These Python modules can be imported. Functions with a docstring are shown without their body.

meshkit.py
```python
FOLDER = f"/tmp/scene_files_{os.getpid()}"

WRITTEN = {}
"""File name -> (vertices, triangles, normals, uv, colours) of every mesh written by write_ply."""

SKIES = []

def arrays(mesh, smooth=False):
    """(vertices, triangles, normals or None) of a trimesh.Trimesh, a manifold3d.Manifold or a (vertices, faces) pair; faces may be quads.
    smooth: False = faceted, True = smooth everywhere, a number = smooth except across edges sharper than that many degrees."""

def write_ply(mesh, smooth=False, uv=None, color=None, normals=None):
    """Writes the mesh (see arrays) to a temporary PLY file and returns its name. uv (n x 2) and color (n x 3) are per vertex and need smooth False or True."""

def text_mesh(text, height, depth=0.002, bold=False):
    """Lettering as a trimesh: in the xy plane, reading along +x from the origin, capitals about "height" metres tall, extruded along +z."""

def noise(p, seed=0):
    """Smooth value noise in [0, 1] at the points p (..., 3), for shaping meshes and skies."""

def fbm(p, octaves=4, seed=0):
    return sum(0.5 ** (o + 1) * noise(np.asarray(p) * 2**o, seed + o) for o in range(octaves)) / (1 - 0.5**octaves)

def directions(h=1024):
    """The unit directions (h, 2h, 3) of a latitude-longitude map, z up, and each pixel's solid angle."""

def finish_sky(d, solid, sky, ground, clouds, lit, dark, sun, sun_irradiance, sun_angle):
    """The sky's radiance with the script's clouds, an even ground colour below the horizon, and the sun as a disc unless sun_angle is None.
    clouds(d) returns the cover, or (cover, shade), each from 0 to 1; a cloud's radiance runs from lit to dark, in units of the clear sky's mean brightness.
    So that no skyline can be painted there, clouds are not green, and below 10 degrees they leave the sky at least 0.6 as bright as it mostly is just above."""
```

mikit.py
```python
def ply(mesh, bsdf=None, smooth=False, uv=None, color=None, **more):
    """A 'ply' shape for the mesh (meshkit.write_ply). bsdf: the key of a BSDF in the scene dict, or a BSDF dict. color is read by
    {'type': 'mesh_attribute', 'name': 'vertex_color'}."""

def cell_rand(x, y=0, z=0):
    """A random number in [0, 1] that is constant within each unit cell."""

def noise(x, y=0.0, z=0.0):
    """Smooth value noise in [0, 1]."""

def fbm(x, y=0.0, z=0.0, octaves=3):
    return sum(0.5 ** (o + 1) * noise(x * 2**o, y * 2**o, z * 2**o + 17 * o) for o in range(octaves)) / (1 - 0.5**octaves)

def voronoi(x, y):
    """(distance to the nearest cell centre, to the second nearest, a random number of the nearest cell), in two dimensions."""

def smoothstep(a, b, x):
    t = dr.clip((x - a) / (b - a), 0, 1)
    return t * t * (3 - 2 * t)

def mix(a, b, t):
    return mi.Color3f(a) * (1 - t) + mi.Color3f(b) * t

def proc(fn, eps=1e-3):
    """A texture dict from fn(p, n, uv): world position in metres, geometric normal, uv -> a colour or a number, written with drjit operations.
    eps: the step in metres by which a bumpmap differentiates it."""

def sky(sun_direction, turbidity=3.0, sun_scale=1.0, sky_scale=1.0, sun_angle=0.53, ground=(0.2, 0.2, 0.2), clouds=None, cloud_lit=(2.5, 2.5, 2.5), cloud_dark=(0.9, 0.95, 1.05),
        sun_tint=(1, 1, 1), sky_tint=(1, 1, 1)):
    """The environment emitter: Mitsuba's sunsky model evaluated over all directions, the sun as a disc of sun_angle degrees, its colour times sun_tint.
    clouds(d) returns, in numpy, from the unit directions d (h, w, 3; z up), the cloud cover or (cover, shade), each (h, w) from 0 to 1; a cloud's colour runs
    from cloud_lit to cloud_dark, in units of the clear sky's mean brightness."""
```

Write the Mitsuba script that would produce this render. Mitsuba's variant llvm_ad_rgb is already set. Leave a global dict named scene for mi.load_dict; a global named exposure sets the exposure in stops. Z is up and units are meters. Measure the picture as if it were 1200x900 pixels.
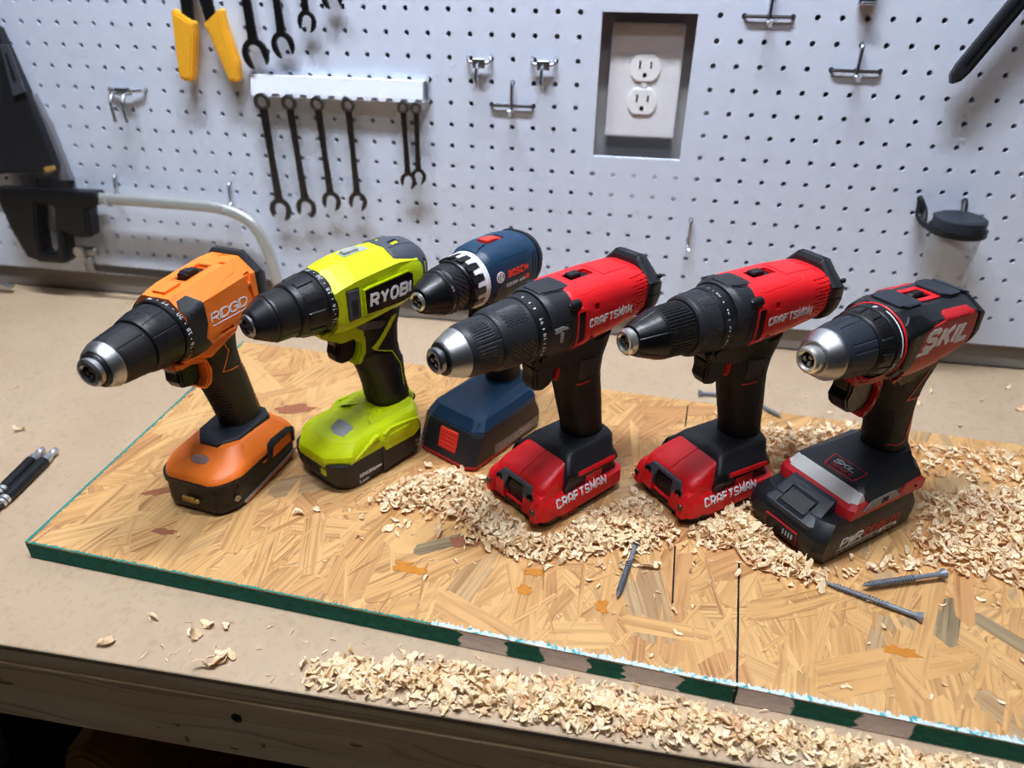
import math, random, warnings
import numpy as np, trimesh, drjit as dr, mitsuba as mi
import shapely.geometry as sg, shapely.affinity as sa
from shapely.ops import unary_union
import manifold3d as m3
import mikit, meshkit
from mikit import noise, fbm, cell_rand, smoothstep, mix
warnings.filterwarnings('ignore')
random.seed(7)
RNG = np.random.default_rng(7)
T = mi.ScalarTransform4f
scene, labels = {}, {}

# ------------------------------------------------------------------ camera, lights, exposure
EYE = np.array([0.3270, -0.8991, 0.0516])
FWD = np.array([-0.13686566, 0.84752164, -0.51281074])
UP = np.array([-0.0946773, 0.50412052, 0.85842804])
scene['camera'] = {'type': 'thinlens', 'fov': 71.285, 'fov_axis': 'x', 'aperture_radius': 0.0027, 'focus_distance': 0.585,
                   'to_world': T().look_at(origin=EYE.tolist(), target=(EYE + FWD).tolist(), up=UP.tolist())}
exposure = 0.0
LAMPS = [(0.10, -0.48, 1.20, 0.80, 0.10, 136.0), (0.4, -1.15, 1.40, 1.2, 0.10, 17.0)]   # bench LED, then added front rail fill light: x, y, z, length, width, radiance


# ------------------------------------------------------------------ helpers
def man(mesh):
    return m3.Manifold(m3.Mesh(np.asarray(mesh.vertices, np.float32), np.asarray(mesh.faces, np.uint32)))


def tri(m):
    q = m.to_mesh()
    return trimesh.Trimesh(np.asarray(q.vert_properties)[:, :3], np.asarray(q.tri_verts), process=False)


def cs(poly):
    """shapely polygon(s) -> manifold cross-section"""
    out = []
    for g in getattr(poly, 'geoms', [poly]):
        if g.is_empty:
            continue
        out.append(np.asarray(g.exterior.coords)[:-1])
        out += [np.asarray(r.coords)[:-1] for r in g.interiors]
    return m3.CrossSection(out, m3.FillRule.EvenOdd)


def join(ms):
    return trimesh.util.concatenate([m for m in ms if m is not None])


FRAME = {'key': None, 'mat': None, 'scale': 1.0}
COUNT = {}


def numbered(base):
    n = COUNT.get(base, 0)
    COUNT[base] = n + 1
    return base if n == 0 else f'{base}_{n:03d}'


def thing(name, label, cat, group=None, at=None, scale=0.001):
    """the key that a thing's parts start with; later parts are built in its own millimetres"""
    key = numbered(name)
    labels[key] = {'label': label, 'category': cat}
    if group:
        labels[key]['group'] = group
    FRAME.update(key=key, mat=at or T(), scale=scale)
    return key


def part(name, mesh, bsdf, smooth=32, label=None, under=None, kind=None, **kw):
    if isinstance(mesh, list):          # alike pieces, each a part of its own
        return [part(name, m, bsdf, smooth, label, under, kind, **kw) for m in mesh][0]
    key = numbered((under or FRAME['key']) + '__' + name)
    if hasattr(mesh, 'to_mesh'):
        mesh = tri(mesh)
    mesh = trimesh.Trimesh(np.asarray(mesh.vertices) * FRAME['scale'], mesh.faces, process=False)
    scene[key] = mikit.ply(mesh, bsdf, smooth, to_world=FRAME['mat'], **kw)
    if label or kind:
        labels[key] = {k: v for k, v in (('label', label), ('kind', kind)) if v}
    return key


def single(name, mesh, bsdf, label, cat, group=None, smooth=32, at=None, scale=1.0, kind=None, **kw):
    key = numbered(name)
    if hasattr(mesh, 'to_mesh'):
        mesh = tri(mesh)
    mesh = trimesh.Trimesh(np.asarray(mesh.vertices) * scale, mesh.faces, process=False)
    scene[key] = mikit.ply(mesh, bsdf, smooth, **({'to_world': at} if at is not None else {}), **kw)
    labels[key] = {'label': label, 'category': cat}
    if group:
        labels[key]['group'] = group
    if kind:
        labels[key]['kind'] = kind
    return key


def struct(name, mesh, bsdf, label=None, smooth=False, **kw):
    scene[name] = mikit.ply(mesh, bsdf, smooth, **kw)
    labels[name] = {'kind': 'structure'}
    if label:
        labels[name]['label'] = label


def box(x0, x1, y0, y1, z0, z1, bev=0.0):
    if bev <= 0:
        m = trimesh.creation.box((x1 - x0, y1 - y0, z1 - z0))
        m.apply_translation(((x0 + x1) / 2, (y0 + y1) / 2, (z0 + z1) / 2))
        return m
    pts = []
    for sx, ex in ((x0, 1), (x1, -1)):
        for sy, ey in ((y0, 1), (y1, -1)):
            for sz, ez in ((z0, 1), (z1, -1)):
                pts += [(sx, sy + ey * bev, sz + ez * bev), (sx + ex * bev, sy, sz + ez * bev), (sx + ex * bev, sy + ey * bev, sz)]
    return tri(m3.Manifold.hull_points(np.array(pts)))


def loft(secs, cap=True):
    """closed loops (k, n, 3) joined into one watertight skin"""
    S = np.asarray(secs, float)
    k, n, _ = S.shape
    v = [S.reshape(-1, 3)]
    i, j = np.meshgrid(np.arange(k - 1), np.arange(n), indexing='ij')
    a, b, c, d = i * n + j, i * n + (j + 1) % n, (i + 1) * n + (j + 1) % n, (i + 1) * n + j
    f = [np.stack([a, b, c], -1).reshape(-1, 3), np.stack([a, c, d], -1).reshape(-1, 3)]
    if cap:
        v += [S[0].mean(0)[None], S[-1].mean(0)[None]]
        q = np.arange(n)
        f += [np.stack([(q + 1) % n, q, np.full(n, k * n)], -1), np.stack([(k - 1) * n + q, (k - 1) * n + (q + 1) % n, np.full(n, k * n + 1)], -1)]
    m = trimesh.Trimesh(np.vstack(v), np.vstack(f), process=False)
    if m.volume < 0:
        m.invert()
    return m


def lathe(profile, n=72, disp=None, fine=0):
    """profile [(x, r)] turned about the x axis; disp(x, a) adds to the radius on segments finer than `fine`"""
    P = [np.array(profile[0], float)]
    for q in profile[1:]:
        q = np.array(q, float)
        steps = max(1, int(math.ceil(np.linalg.norm(q - P[-1]) / fine))) if fine else 1
        p0 = P[-1]
        P += [p0 + (q - p0) * t for t in np.linspace(0, 1, steps + 1)[1:]]
    P = np.array(P)
    a = np.arange(n) * 2 * np.pi / n
    X, A = np.meshgrid(P[:, 0], a, indexing='ij')
    R = np.repeat(P[:, 1:2], n, 1)
    if disp is not None:
        R = R + disp(X, A)
    return loft(np.stack([X, R * np.sin(A), R * np.cos(A)], -1))     # angle 0 = top, 90 degrees = +y


def tube(pts, r, n=10, caps=True):
    p = np.asarray(pts, float)
    t = np.gradient(p, axis=0)
    t /= np.linalg.norm(t, axis=1, keepdims=True) + 1e-12
    ref = np.array([0, 0, 1.0]) if abs(t[:, 2]).mean() < 0.8 else np.array([1.0, 0, 0])
    out = []
    for q, d in zip(p, t):
        a = np.cross(d, ref)
        a /= np.linalg.norm(a) + 1e-12
        b = np.cross(d, a)
        ang = np.arange(n) * 2 * np.pi / n
        out.append(q + r * (np.cos(ang)[:, None] * a + np.sin(ang)[:, None] * b))
    return loft(out)


def bend(pts, rad=4, k=5):
    """a polyline with its corners rounded"""
    p = [np.array(q, float) for q in pts]
    out = [p[0]]
    for a, b, c in zip(p, p[1:], p[2:]):
        u, v = a - b, c - b
        ru = min(rad, np.linalg.norm(u) / 2.1)
        rv = min(rad, np.linalg.norm(v) / 2.1)
        q0, q1 = b + u / np.linalg.norm(u) * ru, b + v / np.linalg.norm(v) * rv
        out += [(1 - t) ** 2 * q0 + 2 * t * (1 - t) * b + t * t * q1 for t in np.linspace(0, 1, k)]
    return np.array(out + [p[-1]])


def prof(poly, hw, bev=0.8, y0=0.0):
    """outline in (x, z) given a width of 2*hw across y, edges eased"""
    c = cs(poly) if not isinstance(poly, m3.CrossSection) else poly
    if bev >= 2.0 and len(c.to_polygons()[0]) < 60:        # well rounded edges
        ball = m3.Manifold.sphere(bev, 16)
        q = c.offset(-bev, m3.JoinType.Round).simplify(.05)
        if not q.is_empty():
            m = q.extrude(max(.2, 2 * (hw - bev))).translate((0, 0, -max(.1, hw - bev))).minkowski_sum(ball)
            return m.warp_batch(lambda v: np.stack([v[:, 0], -v[:, 2] + y0, v[:, 1]], -1))
    ms = []
    for off, h in ((0.0, hw - bev), (0.3 * bev, hw - 0.3 * bev), (bev, hw)):
        q = c.offset(-off, m3.JoinType.Round) if off else c
        if not q.is_empty():
            ms.append(q.extrude(2 * h).translate((0, 0, -h)))
    m = m3.Manifold.batch_boolean(ms, m3.OpType.Add)
    return m.warp_batch(lambda v: np.stack([v[:, 0], -v[:, 2] + y0, v[:, 1]], -1))


def wallprof(poly, y0, y1, bev=0.0008):
    """outline in wall coordinates (x, z), from depth y0 to y1 (metres), edges eased"""
    return prof(poly, (y1 - y0) / 2, bev, (y0 + y1) / 2)


def textflat(s, w, h, bold=False, shear=0.0):
    """2-D lettering as a trimesh in (u, v), fitted to w by h, 1 unit thick"""
    m = meshkit.text_mesh(s, 1.0, 1.0, bold)
    v = np.array(m.vertices)
    lo, hi = v.min(0), v.max(0)
    v = (v - lo) / (hi - lo)
    v[:, 0] = v[:, 0] * w + shear * v[:, 1] * h
    v[:, 1] *= h
    return trimesh.Trimesh(v, m.faces, process=False)


GLYPHS = {'R': [[(0, 0), (0, 1), (.75, 1), (1, .84), (1, .62), (.75, .46), (0, .46)], [(.45, .46), (1, 0)]], 'I': [[(0, 0), (0, 1)]],
          'D': [[(0, 0), (0, 1), (.65, 1), (1, .75), (1, .25), (.65, 0), (0, 0), (0, .2)]], 'G': [[(1, .8), (.75, 1), (.25, 1), (0, .78), (0, .22), (.25, 0), (.75, 0), (1, .2), (1, .48), (.55, .48)]],
          'Y': [[(0, 1), (.5, .48), (1, 1)], [(.5, .48), (.5, 0)]], 'O': [[(.5, 0), (.28, 0), (0, .25), (0, .75), (.28, 1), (.72, 1), (1, .75), (1, .25), (.72, 0), (.5, 0)]],
          'B': [[(0, .5), (0, 1), (.75, 1), (1, .86), (1, .66), (.8, .52), (0, .52)], [(.8, .52), (1, .38), (1, .16), (.75, 0), (0, 0), (0, .6)]],
          'S': [[(1, .82), (.8, 1), (.2, 1), (0, .85), (0, .66), (.2, .53), (.8, .47), (1, .34), (1, .15), (.8, 0), (.2, 0), (0, .18)]],
          'C': [[(1, .78), (.78, 1), (.22, 1), (0, .8), (0, .2), (.22, 0), (.78, 0), (1, .22)]], 'H': [[(0, 0), (0, 1)], [(1, 0), (1, 1)], [(0, .5), (1, .5)]],
          'K': [[(0, 0), (0, 1)], [(1, 1), (0, .42)], [(.35, .62), (1, 0)]], 'L': [[(0, 1), (0, 0), (1, 0)]], 'A': [[(0, 0), (0, .74), (.28, 1), (.72, 1), (1, .74), (1, 0)], [(0, .38), (1, .38)]],
          'F': [[(0, 0), (0, 1), (1, 1)], [(0, .52), (.8, .52)]], 'T': [[(0, 1), (1, 1)], [(.5, 1), (.5, 0)]], 'M': [[(0, 0), (0, 1), (.5, .42), (1, 1), (1, 0)]], 'N': [[(0, 0), (0, 1), (1, 0), (1, 1)]],
          'P': [[(0, 0), (0, 1), (.75, 1), (1, .84), (1, .58), (.75, .42), (0, .42)]], 'W': [[(0, 1), (.22, 0), (.5, .75), (.78, 0), (1, 1)]]}


def glyphflat(s, w, h, t=0.18, shear=0.0, gap=0.45):
    """block lettering in strokes of t times the height, fitted to w by h, 1 unit thick"""
    b = t * h
    n = sum(0 if c == 'I' else 1 for c in s)
    gw = b * gap
    cell = (w - len(s) * b - (len(s) - 1) * gw) / n          # centre-line width of a full letter
    x, out = b / 2, []
    for c in s:
        k = 0 if c == 'I' else cell
        g = strokes([[(x + px * k, b / 2 + py * (h - b)) for px, py in l] for l in GLYPHS[c]], b)
        out.append(sa.affine_transform(g, [1, shear, 0, 1, 0, 0]))
        x += k + b + gw
    return tri(cs(unary_union(out)).extrude(1.0))


def strokes(lines, w):
    return unary_union([sg.LineString(l).buffer(w / 2, cap_style=2, join_style=2) for l in lines])


# ------------------------------------------------------------------ materials
def mat(key, rgb, rough=0.45, metal=0.0, spec=0.34, **kw):
    lin = [float(c / 12.92 if c <= 0.04045 else ((c + 0.055) / 1.055) ** 2.4) for c in (np.array(rgb) / 255.0)]
    scene[key] = {'type': 'twosided', 'b': {'type': 'principled', 'base_color': {'type': 'rgb', 'value': lin}, 'roughness': rough, 'metallic': metal, 'specular': spec, **kw}}


def lin3(*rgb):
    return mi.Color3f(*[float(c / 12.92 if c <= 0.04045 else ((c + 0.055) / 1.055) ** 2.4) for c in (np.array(rgb) / 255.0)])


def pmat(key, fn, rough=0.6, spec=0.4, bump=None, bscale=1.0, eps=1e-3, **kw):
    b = {'type': 'principled', 'base_color': mikit.proc(fn), 'roughness': rough, 'specular': spec, **kw}
    if bump is not None:
        b = {'type': 'bumpmap', 'arbitrary': mikit.proc(bump, eps), 'scale': bscale, 'bsdf': b}
    scene[key] = {'type': 'twosided', 'b': b}


mat('m_orange', (243, 122, 40), 0.42)
mat('m_lime', (196, 214, 10), 0.40)
mat('m_blue', (20, 52, 78), 0.42)
mat('m_red', (222, 28, 34), 0.40)
mat('m_deepred', (176, 26, 34), 0.40)
mat('m_black', (17, 18, 21), 0.40)
mat('m_gloss', (10, 11, 13), 0.34)
mat('m_rubber', (16, 16, 16), 0.65, spec=0.35)
mat('m_charcoal', (33, 35, 39), 0.45)
mat('m_slate', (68, 72, 80), 0.5)
mat('m_navygrey', (36, 41, 50), 0.45)
mat('m_grip', (44, 39, 33), 0.6, spec=0.35)
mat('m_hole', (6, 6, 7), 0.8, spec=0.1)
mat('m_chrome', (226, 224, 218), 0.3, 0.9)
mat('m_brushed', (178, 178, 178), 0.38, 1.0)
mat('m_steel', (150, 152, 155), 0.32, 1.0)
mat('m_darksteel', (84, 84, 86), 0.38, 1.0)
mat('m_zinc', (196, 202, 208), 0.3, 1.0)
mat('m_screwgrey', (126, 133, 142), 0.42, 0.3)
mat('m_white', (236, 236, 236), 0.5)
mat('m_print', (225, 226, 228), 0.55)
mat('m_greyprint', (150, 152, 156), 0.5)
mat('m_redprint', (236, 60, 44), 0.5)
mat('m_gold', (176, 140, 70), 0.5)
mat('m_lens', (150, 120, 112), 0.25)
mat('m_lensgrey', (150, 154, 152), 0.25)
mat('m_lightbar', (190, 188, 186), 0.3)
mat('m_outlet', (226, 226, 228), 0.35)
mat('m_yellow', (240, 176, 48), 0.45)
mat('m_drywall', (180, 178, 176), 0.9, spec=0.1)
mat('m_room', (70, 69, 68), 0.9, spec=0.1)
mat('m_concrete', (40, 39, 38), 0.85, spec=0.2)
pmat('m_paint', lambda p, n, uv: mix(lin3(196, 216, 222), lin3(60, 150, 152), smoothstep(0.52, 0.72, fbm(p.x * 330, p.y * 330, 3.0))), 0.7, 0.2)
mat('m_ink', (38, 34, 30), 0.8, spec=0.1)
mat('m_rackplate', (222, 228, 236), 0.35)
mat('m_smoke', (112, 114, 120), 0.35)
mat('m_frame', (186, 190, 188), 0.42, 0.5)
mat('m_shelf', (34, 31, 28), 0.8)
mat('m_resin', (190, 122, 44), 0.35)
scene['m_clear'] = {'type': 'blendbsdf', 'weight': 0.16, 'a': {'type': 'thindielectric', 'int_ior': 1.5},
                    'b': {'type': 'twosided', 'b': {'type': 'principled', 'base_color': {'type': 'rgb', 'value': [.75, .76, .76]}, 'roughness': 0.12, 'specular': 0.8}}}


def peg_col(p, n, uv):
    a = fbm(p.x * 3, p.z * 3, 0.0)
    b = fbm(p.x * 60, p.z * 60, 1.0)
    return mix(lin3(204, 213, 230), lin3(215, 224, 240), dr.clip(a * 0.9 + b * 0.25, 0, 1))


pmat('m_pegboard', peg_col, 0.42, 0.4)


def bench_col(p, n, uv):
    a = fbm(p.x * 9, p.y * 9, 0.3, 4)
    b = noise(p.x * 320, p.y * 320, p.z * 320)
    c = fbm(p.x * 60, p.y * 60, 4.0)
    base = mix(lin3(172, 147, 119), lin3(190, 168, 140), a)
    base = mix(base, lin3(150, 122, 92), 0.22 * smoothstep(0.6, 0.9, b) + 0.10 * smoothstep(0.6, 0.85, c))
    return base


pmat('m_bench', bench_col, 0.7, 0.25)


def pine_col(p, n, uv):
    w = fbm(p.x * 3, p.z * 14, 2.0)
    g = noise(p.x * 5 + w * 1.5, p.z * 420 + w * 40, p.y * 60)
    h = noise(p.x * 2.2 + 3, p.z * 90 + w * 14, 7.0)
    base = mix(lin3(212, 172, 124), lin3(230, 196, 150), h)
    return mix(base, lin3(150, 112, 68), 0.5 * smoothstep(0.55, 0.9, g))


pmat('m_pine', pine_col, 0.65, 0.3)
mat('m_knot', (150, 112, 76), 0.7)


def rail_col(p, n, uv):
    w = fbm(p.x * 5, p.z * 40, 2.0)
    return mix(lin3(112, 106, 100), lin3(150, 143, 134), w)


pmat('m_rail', rail_col, 0.8, 0.2)


def strand_lines(uv):
    """the fibre lines of a strand: uv.x = strand number + metres along it, uv.y = metres across it"""
    i = dr.floor(uv.x)
    u, v = uv.x - i, uv.y
    r1, r2, r3 = cell_rand(i, 1, 0), cell_rand(i, 2, 0), cell_rand(i, 3, 0)
    w = noise(u * 9 + r1 * 50, v * 25, r2 * 9) - 0.5
    vv = v + w * 0.010 + (noise(u * 40 + r2 * 20, v * 30, r1 * 9) - 0.5) * 0.0016
    g1 = noise(u * 5 + r2 * 40, vv * (170 + 160 * r3), r3 * 30)
    g2 = noise(u * 12 + r1 * 40, vv * 420, r1 * 30)
    g3 = noise(u * 26, vv * 1100, r2 * 30)
    cut = noise(u * 34 + r3 * 30, vv * 90, r1 * 11)
    fine = 1 - smoothstep(0.0, 0.16, dr.abs(g1 - 0.5))             # thin contour lines that follow the fibre
    fine2 = (1 - smoothstep(0.0, 0.14, dr.abs(g2 - 0.5))) * smoothstep(0.35, 0.6, cut)
    return r1, r2, r3, fine, fine2, smoothstep(0.62, 0.92, g3), smoothstep(0.5, 0.9, g1)


def strand_col(p, n, uv):
    r1, r2, r3, a, b, c3, broad = strand_lines(uv)
    c = mix(lin3(204, 157, 99), lin3(214, 171, 113), r1)
    c = mix(c, lin3(196, 146, 94), smoothstep(0.78, 0.95, r2))
    c = mix(c, lin3(186, 136, 94), smoothstep(0.990, 0.993, r3))
    c = mix(c, lin3(180, 150, 110), smoothstep(0.972, 0.98, r1))
    k = (0.42 * a + 0.40 * b) * (0.45 + 0.75 * r3) + 0.22 * c3 + 0.16 * broad * r2
    return mix(c, lin3(140, 90, 46), dr.clip(k, 0, 0.8))


def grey_col(p, n, uv):
    r1, r2, r3, a, b, c3, broad = strand_lines(uv)
    return mix(lin3(160, 138, 104), lin3(104, 86, 62), dr.clip(0.5 * a + 0.45 * b + 0.4 * c3 + 0.3 * broad, 0, 0.9))


def strand_bump(p, n, uv):
    r1, r2, r3, a, b, c3, broad = strand_lines(uv)
    return 1 - (0.55 * a + 0.5 * b + 0.25 * c3)


pmat('m_greystrand', grey_col, 0.7, 0.2)
pmat('m_strand', strand_col, 0.62, 0.3, strand_bump, 0.0004, 3e-4)


def osb_edge(p, n, uv):
    k = fbm(p.x * 240, p.y * 240, p.z * 300, 3)
    t = mix(lin3(14, 74, 66), lin3(30, 112, 100), k)
    wob = (noise(p.x * 160, p.z * 300, 3.0) - 0.5) * 0.006
    x = p.x + wob
    pale = mi.Float(0)
    for a, b in ((0.2325, 0.2680), (0.2960, 0.3300), (0.3560, 0.3960), (0.4330, 0.4720), (0.5150, 0.5500), (0.70, 0.74)):
        pale = dr.maximum(pale, smoothstep(a - 0.001, a + 0.001, x) * (1 - smoothstep(b - 0.001, b + 0.001, x)))
    pale = pale * dr.select(p.y < -0.45, 1.0, 0.0)
    g = mix(lin3(200, 194, 198), lin3(232, 226, 230), k)
    return mix(mix(t, g, pale), lin3(170, 122, 72), dr.select(n.z > 0.5, 1.0, 0.0))


pmat('m_osbedge', osb_edge, 0.75, 0.2)


def chip_col(p, n, uv):
    r = cell_rand(p.x * 110, p.y * 110, p.z * 70)
    g = noise(p.x * 900, p.y * 300, p.z * 900)
    c = mix(lin3(222, 192, 146), lin3(244, 226, 190), r)
    c = mix(c, lin3(196, 146, 98), smoothstep(0.88, 0.95, r) * 0.7)
    return mix(c, lin3(186, 140, 92), 0.4 * smoothstep(0.6, 0.95, g))


pmat('m_chip', chip_col, 0.75, 0.25)


# ------------------------------------------------------------------ the room
BENCH_Z, BOARD_Z = -0.400, -0.382
struct('floor', box(-3.2, 3.2, -3.6, 0.06, -1.34, -1.30), 'm_concrete')
struct('ceiling', box(-3.2, 3.2, -3.6, 0.06, 1.46, 1.50), 'm_room')
struct('wall_back', box(-3.2, 3.2, 0.034, 0.06, -1.30, 1.46), 'm_drywall')
struct('wall_left', box(-3.2, -3.16, -3.6, 0.034, -1.30, 1.46), 'm_room')
struct('wall_right', box(3.16, 3.2, -3.6, 0.034, -1.30, 1.46), 'm_room')
struct('wall_front', box(-3.16, 3.16, -3.6, -3.56, -1.30, 1.46), 'm_room')
for i, (lx, ly, lz, ll, lw, rad) in enumerate(LAMPS):
    k = thing('ceiling_light', ('long white LED ceiling light above the workbench', 'added fill light in front of the bench that brightens its front rail')[i], 'ceiling light', scale=1.0)
    part('housing', box(lx - ll / 2 - .02, lx + ll / 2 + .02, ly - lw / 2 - .02, ly + lw / 2 + .02, lz + .004, lz + .05, .006), 'm_white')
    d = box(lx - ll / 2, lx + ll / 2, ly - lw / 2, ly + lw / 2, lz - .004, lz + .004)
    q = numbered(k + '__diffuser')
    scene[q] = mikit.ply(d, 'm_white', emitter={'type': 'area', 'radiance': {'type': 'rgb', 'value': [rad * .935, rad, rad * 1.13]}})
    if lz < 1.4:
        for s in (-.4, .4):
            part('hanger_wire', tube([(lx + s * ll * .8, ly, lz + .045), (lx + s * ll * .8, ly, 1.25), (lx + s * ll * .8, ly, 1.46)], .0015, 6), 'm_zinc')


# pegboard: every hole of the inch grid is cut through it; column c, row r of holes at x = c inch, z = -r inch
def pegboard():
    inch, th = 0.0254, 0.0064
    c0, c1, r0, r1 = -34, 44, -14, 13
    ang = np.arange(12) * np.pi / 6 + np.pi / 12
    circ = np.stack([np.cos(ang), np.sin(ang)], -1) * 0.00305
    sq = []
    for a in ang:
        d = np.array([math.cos(a), math.sin(a)])
        sq.append(d / max(abs(d)) * inch / 2)
    sq = np.array(sq)
    V, F, at = [], [], 0
    for c in range(c0, c1 + 1):
        for r in range(r0, r1 + 1):
            if 10.5 < c < 15.5 and -0.5 < r < 6.5:
                continue
            o = np.array([c * inch, -r * inch])
            ring = np.vstack([circ + o, sq + o])
            front = np.insert(ring, 1, 0, axis=1)
            backc = front[:12] + [0, th, 0]
            V.append(np.vstack([front, backc]))
            for k in range(12):
                k2 = (k + 1) % 12
                F.append(np.array([[k, 12 + k, 12 + k2], [k, 12 + k2, k2], [k, k2, 24 + k2], [k, 24 + k2, 24 + k]]) + at)
            at += 36
    m = [trimesh.Trimesh(np.vstack(V), np.vstack(F), process=False)]
    # whole-board strips: bottom margin, margins and cut edges round the outlet opening, back sheet
    zb, zt = -(r1 + .5) * inch, -(r0 - .5) * inch
    xl, xr = (c0 - .5) * inch, (c1 + .5) * inch
    m.append(box(xl, xr, 0, th, -0.366, zb))
    X0, X1, Z0, Z1 = 11 * inch - .001, 15 * inch + .002, -6.16 * inch, 0.001
    ox0, ox1, oz0, oz1 = 10.5 * inch, 15.5 * inch, -6.5 * inch, .5 * inch
    for b in ((ox0, X0, oz0, oz1), (X1, ox1, oz0, oz1), (X0, X1, oz0, Z0), (X0, X1, Z1, oz1)):
        m.append(box(b[0], b[1], 0, th, b[2], b[3]))
    return join(m)


struct('wall_pegboard', pegboard(), 'm_pegboard', 'white pegboard with a grid of small round holes and an opening for the outlet')
struct('trim_1', box(-0.87, 1.13, 0.0065, 0.0335, -0.3985, -0.366), 'm_rail', 'grey brown wooden strip under the pegboard')

# ------------------------------------------------------------------ workbench
k = thing('workbench', 'tan hardboard-topped workbench with a pine front rail', 'workbench', scale=1.0)
part('worktop', box(-0.95, 1.25, -0.604, 0.0055, -0.404, BENCH_Z, 0.0008), 'm_bench')
part('worktop_edge', box(-0.95, 1.25, -0.6028, 0.0, -0.4228, -0.4042, 0.0006), 'm_pine')
part('front_rail', box(-0.95, 1.25, -0.6035, -0.566, -0.4955, -0.423, 0.0018), 'm_pine')
part('back_rail', box(-0.95, 1.25, -0.04, -0.002, -0.4955, -0.423, 0.0015), 'm_pine')
for x in (-0.93, 1.14):
    for y in (-0.565, -0.13):
        part('leg', box(x, x + .089, y, y + .089, -1.30, -0.4235, .002), 'm_pine')
part('lower_shelf', box(-0.84, 1.13, -0.56, -0.02, -1.015, -1.0, .001), 'm_shelf')
for x in (-.2, .35):
    part('brace', box(x, x + .038, -.565, -.041, -.4955, -.4235), 'm_pine')
for (x, z, rx, rz) in ((.018, -.466, .0025, .0025), (.0, -.4735, .002, .0012), (.022, -.4835, .0022, .004), (.062, -.4845, .004, .0016), (-.128, -.448, .009, .003), (.088, -.474, .002, .003), (.165, -.452, .005, .0022), (.27, -.468, .004, .002)):
    e = trimesh.creation.icosphere(2, 1.0)
    e.apply_scale((rx, .0009, rz))
    e.apply_transform(trimesh.transformations.rotation_matrix(.5 if rx > .01 else .1, (0, 1, 0)))
    e.apply_translation((x, -.6035, z))
    part('knot', e, 'm_knot', True)
h = lathe([(0, 0.0003), (0, .0033), (.0012, .0043), (.0016, .0038), (.0016, .0003)], 24)
h.apply_transform(trimesh.transformations.rotation_matrix(math.pi / 2, (0, 0, -1)))
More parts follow.
